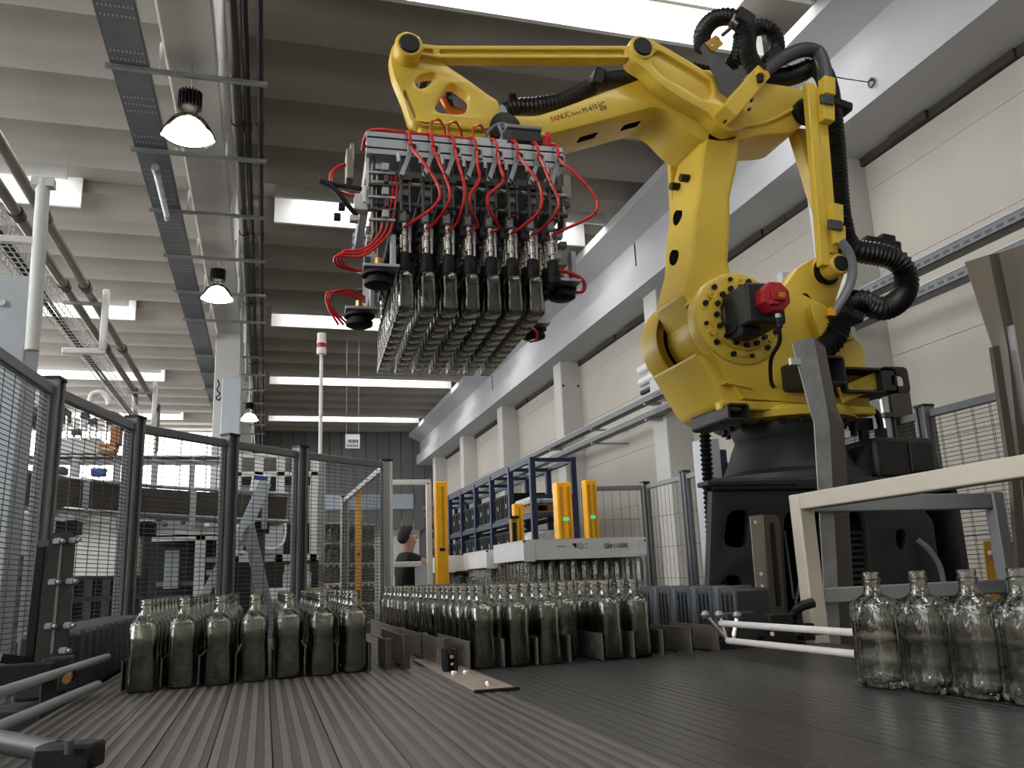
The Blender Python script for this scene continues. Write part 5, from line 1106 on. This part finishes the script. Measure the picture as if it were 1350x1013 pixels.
put('drag_chain', MB().hose([at(929, 560, 4.75), at(931, 600, 4.75), at(938, 700, 4.75), at(940, 760, 4.75)], .035, .03, 8, .2), 'black_plastic', pd)
t = empty('wall_duct', (4.6, 7.6, 0), 'white upright duct with a blue strip left of the pedestal', 'duct')
q0, q1 = at(928, 600, 6.5), at(950, 600, 6.5)
put('duct_body', MB().box((q0.x, 6.5, 0), (q1.x, 6.7, 2.3)), 'cabinet_grey', t, bevel=.01); put('duct_strip', MB().box((q1.x, 6.5, 0), (q1.x + .06, 6.56, 2.2)), 'rack_blue', t)
# ================================================================== MACHINES BEHIND THE LEFT FENCE
cv = empty('overhead_conveyor', (-.9, 7.2, 1.8), 'dark raised conveyor running behind the left fence', 'conveyor')
path = [Vector(p) for p in ((-2.3, 4.9, 1.98), (-1.95, 6.2, 1.93), (-1.5, 7.0, 1.9), (-.9, 7.3, 1.86), (.15, 7.45, 1.80))]
PP = crspline(path, 6)
for i in range(len(PP) - 1):
    if i % 2 == 0:
        j = min(i + 2, len(PP) - 1); put('side_panel', MB().bar(PP[i], PP[j] - (PP[j] - PP[i]) * .01, .30, .22), 'stain_dark', cv, bevel=.006)
for dz in (.125, -.10): put('conveyor_rail', MB().sweep([p + Vector((.03, -.172, dz)) for p in PP], .016, 8), 'alu', cv)
for i in range(2, len(PP), 3): put('rail_bracket', MB().cbox(PP[i] + Vector((.02, -.185, -.02)), (.045, .02, .3)), 'alu_matt', cv)
for x, y in ((-.92, 7.3), (-.05, 7.42), (-1.42, 7.05)):
    put('stand_post', MB().cyl((x, y, 0), (x, y, 1.72), .05, seg=14), 'stain_dark', cv); put('post_clamp', MB().cbox((x, y - .02, 1.66), (.16, .14, .10)), 'black_plastic', cv, bevel=.006)
def onconv(px, py, Y, ww, hh, dd, nm, mm, lb, cat_, rot=0):
    p = at(px, py, Y); t = empty(nm, (p.x, Y, p.z - hh / 2), lb, cat_)
    put('box_body', MB().cbox(p, (ww, dd, hh), Matrix.Rotation(rot, 3, 'Y')), mm, t, bevel=.006); return t, p
t, p = onconv(130, 624, 7.15, .10, .05, .1, 'blue_container', 'blue_box', 'small blue container standing on the raised conveyor', 'container')
put('container_lid', MB().cbox(p + Vector((0, 0, .028)), (.11, .11, .012)), 'film', t)
t, p = onconv(343, 641, 7.36, .15, .17, .12, 'carton_box', 'carton', 'white carton with a blue label leaning on the raised conveyor', 'carton', .12)
put('blue_label', MB().cbox(p + Vector((.005, -.064, .06)), (.11, .004, .035), Matrix.Rotation(.12, 3, 'Y')), 'blue_label', t)
t, p = onconv(80, 622, 7.0, .09, .05, .09, 'green_fitting', 'dark_grey', 'small dark device with green top on the raised conveyor', 'device')
put('device_top', MB().cbox(p + Vector((0, -.01, .03)), (.06, .06, .012)), 'green_led', t)
# machine with aluminium frame and windows
mc = empty('machine_enclosure', (.1, 8.7, 0), 'white framed machine cabin with dark windows behind the fence', 'machine')
Ym = 8.7
def fr(x0, y0, x1, y1, nm='frame_bar', mm='white_paint', yy=Ym, d_=.05):
    a, c = at(x0, y0, yy), at(x1, y1, yy); put(nm, MB().box((a.x, yy, c.z), (c.x, yy + d_, a.z)), mm, mc, bevel=.004)
for x in (311, 340, 369, 414): fr(x - 4, 602, x + 4, 742)
for y in (601, 625, 736): fr(308, y - 3, 420, y + 3)
fr(312, 606, 416, 625, 'window_pane', 'polycarb', Ym + .03, .006); fr(312, 628, 416, 733, 'dark_panel', 'black_paint', Ym + .14, .02)
fr(345, 680, 372, 730, 'control_plate', 'cabinet_grey', Ym - .02, .04); fr(318, 640, 338, 668, 'inner_plate', 'alu_matt', Ym + .09, .03); fr(374, 640, 410, 690, 'inner_plate', 'alu_matt', Ym + .09, .03)
p = at(357, 688, Ym - .03); put('dial', MB().cyl(p - Vector((0, .03, 0)), p, .045, seg=18), 'black_plastic', mc)
fr(420, 605, 428, 745, 'side_post', 'alu', Ym + .05)
put('machine_cable', MB().tube([at(365, 680, Ym - .05), at(376, 690, Ym - .06), at(374, 715, Ym - .06), at(360, 724, Ym - .05), at(350, 722, Ym - .04)], .012, 6), 'white_paint', mc)
a, c = at(308, 742, Ym), at(420, 742, Ym); put('machine_base', MB().box((a.x, Ym, 0), (c.x, Ym + .2, a.z)), 'black_paint', mc)
fr(375, 745, 408, 755, 'base_trim', 'cream', Ym - .01, .01); fr(373, 756, 410, 775, 'base_window', 'film', Ym - .01, .01)
sl = empty('stack_light', tuple(at(422, 600, 9)), 'tall thin white signal lamp pole with a red ring', 'signal lamp')
a, c = at(422, 606, 9), at(423, 466, 9); put('pole', MB().cyl((a.x, 9, a.z - .3), (a.x, 9, c.z), .02, seg=10), 'white_paint', sl)
for z0, z1, rr, mm in ((-.01, .06, .052, 'white_paint'), (.06, .11, .05, 'red'), (.11, .13, .055, 'white_paint'), (.13, .225, .048, 'white_paint')): put('lamp_segment', MB().cyl((a.x, 9, c.z + z0), (a.x, 9, c.z + z1), rr, seg=18), mm, sl)
put('pole_foot', MB().box((a.x - .05, 8.95, 0), (a.x + .05, 9.05, a.z - .3)), 'alu_matt', sl)
# slanted pale blue chute legs
t = empty('chute_stand', tuple(at(335, 780, 6.9)), 'pale blue grey inverted V sheet metal stand behind the fence', 'stand')
for (p, q, ww, mm) in (((350, 636), (312, 722), .10, 'cabinet_grey'), ((326, 690), (356, 822), .10, 'galv'), ((330, 694), (314, 726), .05, 'cabinet_grey'), ((312, 726), (328, 731), .03, 'white_paint')):
    put('stand_leg', MB().bar(at(*p, 6.9), at(*q, 6.9), ww, .05, (0, 1, 0)), mm, t, bevel=.004)
a = at(355, 822, 6.9); put('stand_foot', MB().box((a.x - .06, 6.86, 0), (a.x + .06, 6.96, a.z + .03)), 'galv', t)
# white framed cabinet with mesh front
t = empty('framed_cabinet', (-1.0, 8.0, 0), 'white framed cabinet with black interior and shelves behind the fence', 'cabinet')
def fc(x0, y0, x1, y1, nm='frame_bar', mm='white_paint', yy=8.0, d_=.05):
    a, c = at(x0, y0, yy), at(x1, y1, yy); put(nm, MB().box((a.x, yy, min(a.z, c.z)), (c.x, yy + d_, max(a.z, c.z))), mm, t, bevel=.003)
fc(184, 706, 298, 712); fc(184, 706, 190, 830); fc(258, 706, 266, 830); fc(292, 706, 298, 830)
fc(186, 708, 296, 835, 'back_panel', 'black_paint', 8.45, .02); fc(218, 726, 234, 776, 'inner_unit', 'cabinet_grey', 8.2, .08)
for y in (735, 752, 768, 784): fc(272, y, 290, y + 6, 'shelf_item', 'alu_matt', 8.2, .1)
for y in (768, 790): fc(206, y, 256, y + 4, 'shelf', 'mid_grey', 8.25, .1)
put('strut', MB().bar(at(262, 800, 7.98), at(290, 745, 7.98), .07, .03, (0, 1, 0)), 'cabinet_grey', t)
fc(190, 706, 296, 707, 'top_plate', 'cabinet_grey', 8.0, .45)
a = at(190, 835, 8.0); put('cabinet_plinth', MB().box((a.x, 8.0, 0), (a.x + .85, 8.45, max(.1, a.z))), 'black_paint', t)
# black crate stacks behind the fence
K0 = None; n_ = 0
def vcrate():
    t = empty('vented_crate', (0, 0, 0), None, 'crate', 'black vented crates stacked behind the left fence')
    put('crate_body', MB().box((-.26, -.2, 0), (.26, .2, .135)), 'crate_black', t)
    put('crate_rim', MB().box((-.275, -.215, .12), (.275, .215, .14)).box((-.27, -.21, 0), (.27, .21, .012)), 'block_dark', t)
    for k in range(5): put('vent_rib', MB().box((-.25 + k * .11, -.212, .01), (-.20 + k * .11, -.2, .125)), 'dark_grey', t)
    return t
for s_, (x, y, nn) in enumerate(((-1.72, 6.4, 10), (-1.12, 6.5, 9))):
    for k in range(nn):
        if K0 is None: K0 = vcrate(); o = K0
        else: o = dup(K0)
        moved(o, (x, y, .012 + k * .142), None, 'black vented crate, %s from the floor in the %s stack behind the fence' % (ORD[k], ('left', 'right')[s_]))
# clutter in front of the far window
t = empty('filler_machine', (-1.6, 9.6, 0), 'tall machine with white tanks and thin pipes before the bright window', 'machine')
def cl(x0, y0, x1, y1, nm, mm, yy=9.6, d_=.3):
    a, c = at(x0, y0, yy), at(x1, y1, yy); put(nm, MB().box((a.x, yy, c.z), (c.x, yy + d_, a.z)), mm, t, bevel=.008)
cl(68, 577, 130, 598, 'tank_body', 'white_paint'); cl(30, 600, 300, 603, 'top_rail', 'white_paint'); cl(30, 606, 300, 609, 'top_rail', 'alu_matt')
cl(40, 536, 86, 552, 'dark_hood', 'dark_grey'); cl(36, 548, 60, 560, 'dark_hood', 'black_paint')
for x in (88, 98, 107, 118, 126, 140): put('thin_pipe', MB().cyl(at(x, 548, 9.5), at(x, 580, 9.5), .012, seg=6), 'alu', t)
for x, y in ((100, 570), (122, 556), (146, 556), (112, 548)): put('fitting', MB().cbox(at(x, y, 9.45), (.08, .06, .06)), 'dark_grey', t, bevel=.006)
put('hose_arch', MB().tube([at(118, 530, 9.5), at(122, 520, 9.5), at(134, 518, 9.5), at(142, 526, 9.5), at(144, 534, 9.5)], .03, 8), 'white_paint', t)
put('grey_arm', MB().tube([at(140, 545, 9.4), at(158, 552, 9.4), at(165, 566, 9.4)], .04, 8), 'dark_grey', t)
cl(30, 655, 300, 660, 'lower_rail', 'white_paint'); cl(20, 662, 110, 676, 'lower_body', 'white_paint', 9.7); cl(112, 660, 186, 672, 'lower_body', 'cabinet_grey', 9.72); cl(40, 678, 180, 688, 'lower_body', 'white_paint', 9.74); cl(190, 662, 298, 674, 'lower_body', 'white_paint', 9.7); cl(196, 678, 290, 696, 'lower_body', 'cabinet_grey', 9.75)
for x in (60, 95, 150, 200, 250): cl(x, 603, x + 3, 700, 'machine_upright', 'alu_matt', 9.62, .05)
for k in range(14):
    x, y = 190 + k * 8, 668 + (k * 7) % 24; cl(x, y, x + 6, y + 5, 'small_part', ('dark_grey', 'white_paint', 'black_plastic')[k % 3], 9.4, .1)
for k in range(12):
    x, y = 26 + k * 13, 664 + (k * 11) % 22; cl(x, y, x + 7, y + 5, 'small_part', ('dark_grey', 'black_plastic', 'alu')[k % 3], 9.4, .1)
a = at(30, 690, 9.6); put('machine_base', MB().box((a.x, 9.78, 0), (a.x + 2.5, 10.3, a.z + .28)), 'white_paint', t)
t = empty('cardboard_box', tuple(at(145, 597, 9.3)), 'brown cardboard box with stepped layers on the machine behind the fence', 'box')
for (x0, y0, x1, y1, mm) in ((131, 585, 153, 590, 'brown_box'), (133, 590, 152, 594, 'board'), (146, 563, 157, 585, 'brown_box'), (131, 594, 150, 598, 'wood')):
    a, c = at(x0, y0, 9.3), at(x1, y1, 9.3); put('box_layer', MB().box((a.x, 9.3, c.z), (c.x, 9.5, a.z)), mm, t)
t = empty('pillar_cable_box', (-.86, 16.6, 0), 'pale grey tall cable duct standing before the white pillar', 'duct')
a, c = at(293, 497, 16.6), at(318, 600, 16.6); put('duct_body', MB().box((a.x, 16.6, 0), (a.x + .36, 17.0, a.z)), 'cabinet_grey', t, bevel=.02)
put('duct_cable', MB().tube([at(287, 501, 17.0), at(289, 508, 17.0), at(286, 514, 17.0), at(290, 520, 17.0), at(285, 524, 17.0), at(288, 528, 17.0), at(292, 524, 17.0)], .014, 6), 'black_rubber', t)
# hanging sign
p = at(465, 582, 20)
t = empty('hanging_sign', tuple(p), 'small white hanging sign with dark bars far down the hall', 'sign')
put('sign_board', MB().box((p.x - .17, 20, p.z - .17), (p.x + .17, 20.02, p.z + .17)), 'carton', t)
for k in range(9): put('sign_bar', MB().box((p.x - .12 + k * .028, 19.994, p.z - .04), (p.x - .12 + k * .028 + (.008, .014, .02)[k % 3], 20, p.z + .04)), 'ink', t)
for k in range(6): put('sign_digit', MB().box((p.x - .13 + k * .046, 19.994, p.z - .13), (p.x - .105 + k * .046, 20, p.z - .085)), 'ink', t)
put('sign_wire', MB().cyl((p.x - .15, 20.01, p.z + .16), (p.x - .15, 20.01, 7.62), .006, seg=5).cyl((p.x + .14, 20.01, p.z + .16), (p.x + .14, 20.01, 7.62), .006, seg=5), 'label_grey', t)
# far bottle stacks
for s_, (x, y, lb) in enumerate(((.85, 11.5, 'tall wrapped stack of glass layers far behind the inner fence, left one'), (1.28, 11.9, 'wrapped stack of glass layers behind the inner fence, right one'))):
    t = empty('glass_stack', (x, y, 0), lb, 'pallet', 'wrapped glass stacks behind the fence')
    put('stack_pallet', MB().box((x - .2, y, 0), (x + .2, y + .8, .12)), 'wood', t)
    for k in range(7):
        z = .13 + k * .265
        if z > 1.75 and s_: break
        m_ = MB()
        for i in range(5):
            for j in range(3): lowbottle(m_, x - .16 + i * .08, y + .05 + j * .09, z, 6, .24)
        put('glass_layer', m_, 'glass', t, kind='stuff'); put('layer_core', MB().box((x - .19, y + .3, z), (x + .19, y + .8, z + .22)), 'bottle_film', t); put('layer_sheet', MB().box((x - .2, y, z + .245), (x + .2, y + .8, z + .258)), 'board', t)
for i, (x0, y0, x1, y1, Y, mm, lb) in enumerate(((355, 776, 400, 790, 8.0, 'carton', 'white carton stack low behind the left bottles'), (402, 776, 436, 790, 8.2, 'board', 'beige board stack low behind the left bottles'))):
    a, c = at(x0, y0, Y), at(x1, y1, Y); t = empty('carton_stack', ((a.x + c.x) / 2, Y, 0), lb, 'carton')
    put('carton_top', MB().box((a.x, Y, c.z), (c.x, Y + .4, a.z)), mm, t); put('carton_base', MB().box((a.x + .01, Y + .01, 0), (c.x - .01, Y + .39, c.z)), 'board', t)
# ================================================================== PERSON
def skin(name, J, E_, mats, parent, sub_=2):
    me = bpy.data.meshes.new(name); me.from_pydata([j[:3] for j in J], E_, []); me.materials.append(M[mats])
    o = bpy.data.objects.new(name, me); C.objects.link(o)
    o.parent = parent; o.matrix_parent_inverse = wm(parent).inverted()
    o.modifiers.new('skin', 'SKIN'); me.skin_vertices or None
    for v, j in zip(me.skin_vertices[0].data, J): v.radius = j[3] if isinstance(j[3], tuple) else (j[3], j[3])
    me.skin_vertices[0].data[0].use_root = True
    s_ = o.modifiers.new('sub', 'SUBSURF'); s_.levels = sub_; s_.render_levels = sub_
    for p_ in me.polygons: p_.use_smooth = True
    return o
px_, py_ = 1.53, 9.5
pr = empty('person', (px_, py_, 0), 'dark haired person in a black T-shirt reaching right with bent arm', 'person')
def W(x, y, z): return (px_ + x, py_ + y, z)    # faces +x
Jb = [W(0, 0, .95) + ((.13, .15),), W(0, 0, 1.15) + ((.12, .14),), W(-.01, 0, 1.36) + ((.13, .16),), W(.0, 0, 1.46) + (.07,), W(.015, 0, 1.515) + (.062,), W(.03, 0, 1.60) + ((.088, .078),), W(.035, 0, 1.69) + ((.088, .080),),
      W(0, -.18, 1.42) + (.062,), W(.20, -.23, 1.34) + (.047,), W(.40, -.20, 1.31) + (.036,), W(.48, -.19, 1.30) + ((.02, .036),), W(.54, -.18, 1.29) + ((.016, .034),),
      W(0, .18, 1.42) + (.062,), W(.10, .25, 1.20) + (.047,), W(.32, .20, 1.14) + (.036,), W(.40, .18, 1.14) + ((.02, .036),), W(.46, .17, 1.14) + ((.016, .034),),
      W(0, -.09, .88) + (.095,), W(.01, -.10, .50) + (.065,), W(-.01, -.10, .09) + (.042,), W(.13, -.11, .045) + (.04,),
      W(0, .09, .88) + (.095,), W(-.01, .10, .50) + (.065,), W(-.03, .10, .09) + (.042,), W(.11, .11, .045) + (.04,)]
Eb = [(0, 1), (1, 2), (2, 3), (3, 4), (4, 5), (5, 6), (2, 7), (7, 8), (8, 9), (9, 10), (10, 11), (2, 12), (12, 13), (13, 14), (14, 15), (15, 16), (0, 17), (17, 18), (18, 19), (19, 20), (0, 21), (21, 22), (22, 23), (23, 24)]
skin('body', Jb, Eb, 'skin', pr)
fg = MB()
for (hx, hy, hz, sg) in ((.55, -.18, 1.29, -1), (.47, .17, 1.14, 1)):
    for k in range(4): fg.tube([W(hx - .02, hy, hz + .027 - k * .018), W(hx + .035, hy - .004 * sg, hz + .027 - k * .018), W(hx + .06 - .006 * abs(k - 1), hy + .02 * sg, hz + .024 - k * .018)], [.0095] * 7 + [.0085] * 6, 8)
    fg.tube([W(hx - .06, hy, hz + .03), W(hx - .03, hy + .01 * sg, hz + .055), W(hx + .005, hy + .02 * sg, hz + .055)], .0105, 8)
put('fingers', fg, 'skin', pr, smooth=80)
skin('tshirt', [W(0, 0, .90) + ((.15, .18),), W(0, 0, 1.15) + ((.14, .165),), W(-.01, 0, 1.36) + ((.15, .18),), W(0, 0, 1.475) + (.09,), W(0, -.19, 1.42) + (.08,), W(.13, -.22, 1.37) + (.066,), W(0, .19, 1.42) + (.08,), W(.07, .24, 1.28) + (.066,)],
     [(0, 1), (1, 2), (2, 3), (2, 4), (4, 5), (2, 6), (6, 7)], 'shirt', pr)
skin('trousers', [W(0, 0, .92) + ((.145, .17),), W(0, -.09, .86) + (.108,), W(.01, -.10, .50) + (.08,), W(-.01, -.10, .10) + (.062,), W(0, .09, .86) + (.108,), W(-.01, .10, .50) + (.08,), W(-.03, .10, .10) + (.062,)],
     [(0, 1), (1, 2), (2, 3), (0, 4), (4, 5), (5, 6)], 'trousers', pr)
hd = MB(); cx_, cz_ = .02, 1.685
hd.lathe([(.001, .115), (.05, .105), (.082, .075), (.094, .03), (.094, -.01), (.08, -.04)], W(-.005, 0, cz_), seg=20)
ho_ = put('hair', hd, 'hair', pr)
for v in ho_.data.vertices:
    q = Vector((v.co.x - px_, v.co.y - py_, v.co.z))
    if q.x > .02 and q.z < 1.715: v.co.x -= (q.x - .02) * .8
put('hair_back', MB().lathe([(.001, .08), (.06, .06), (.085, 0), (.075, -.06), (.04, -.09)], W(-.03, 0, 1.68), seg=16), 'hair', pr)
put('face', MB().lathe([(.0, .022), (.012, .012), (.014, -.012), (.0, -.018)], W(.118, 0, 1.655), seg=8).lathe([(.0, .006), (.02, .003), (.02, -.004), (0, -.007)], W(.098, 0, 1.60), seg=8).lathe([(.0, .03), (.014, .02), (.016, -.01), (.008, -.03)], W(.02, -.088, 1.66), seg=8).lathe([(.0, .03), (.014, .02), (.016, -.01), (.008, -.03)], W(.02, .088, 1.66), seg=8), 'skin', pr)
for s_ in (-1, 1): put('eye', MB().lathe([(0, .010), (.009, .005), (.011, 0), (.009, -.005), (0, -.010)], W(.095, s_ * .034, 1.675), seg=8), 'eye', pr)
for s_ in (-1, 1): put('shoe', MB().cbox(W(.07, s_ * .105, .045), (.28, .10, .09)), 'black_rubber', pr, bevel=.03)
pr.rotation_euler.z = .12
put('work_table', MB().box((1.75, 9.2, .92), (2.2, 9.95, .96)).box((1.77, 9.22, 0), (1.81, 9.26, .92)).box((2.14, 9.22, 0), (2.18, 9.26, .92)).box((1.77, 9.89, 0), (1.81, 9.93, .92)).box((2.14, 9.89, 0), (2.18, 9.93, .92)), 'cabinet_grey', label='grey work table before the person', cat='table')
put('white_sack', MB().lathe([(.10, 0), (.14, .05), (.13, .16), (.08, .24), (.001, .27)], (1.95, 9.4, .961), seg=14), 'film', label='white sack on the table the person reaches to', cat='sack')
for o in list(C.objects):
    if o.type == 'MESH' and o.modifiers.get('bevel') is None: pass
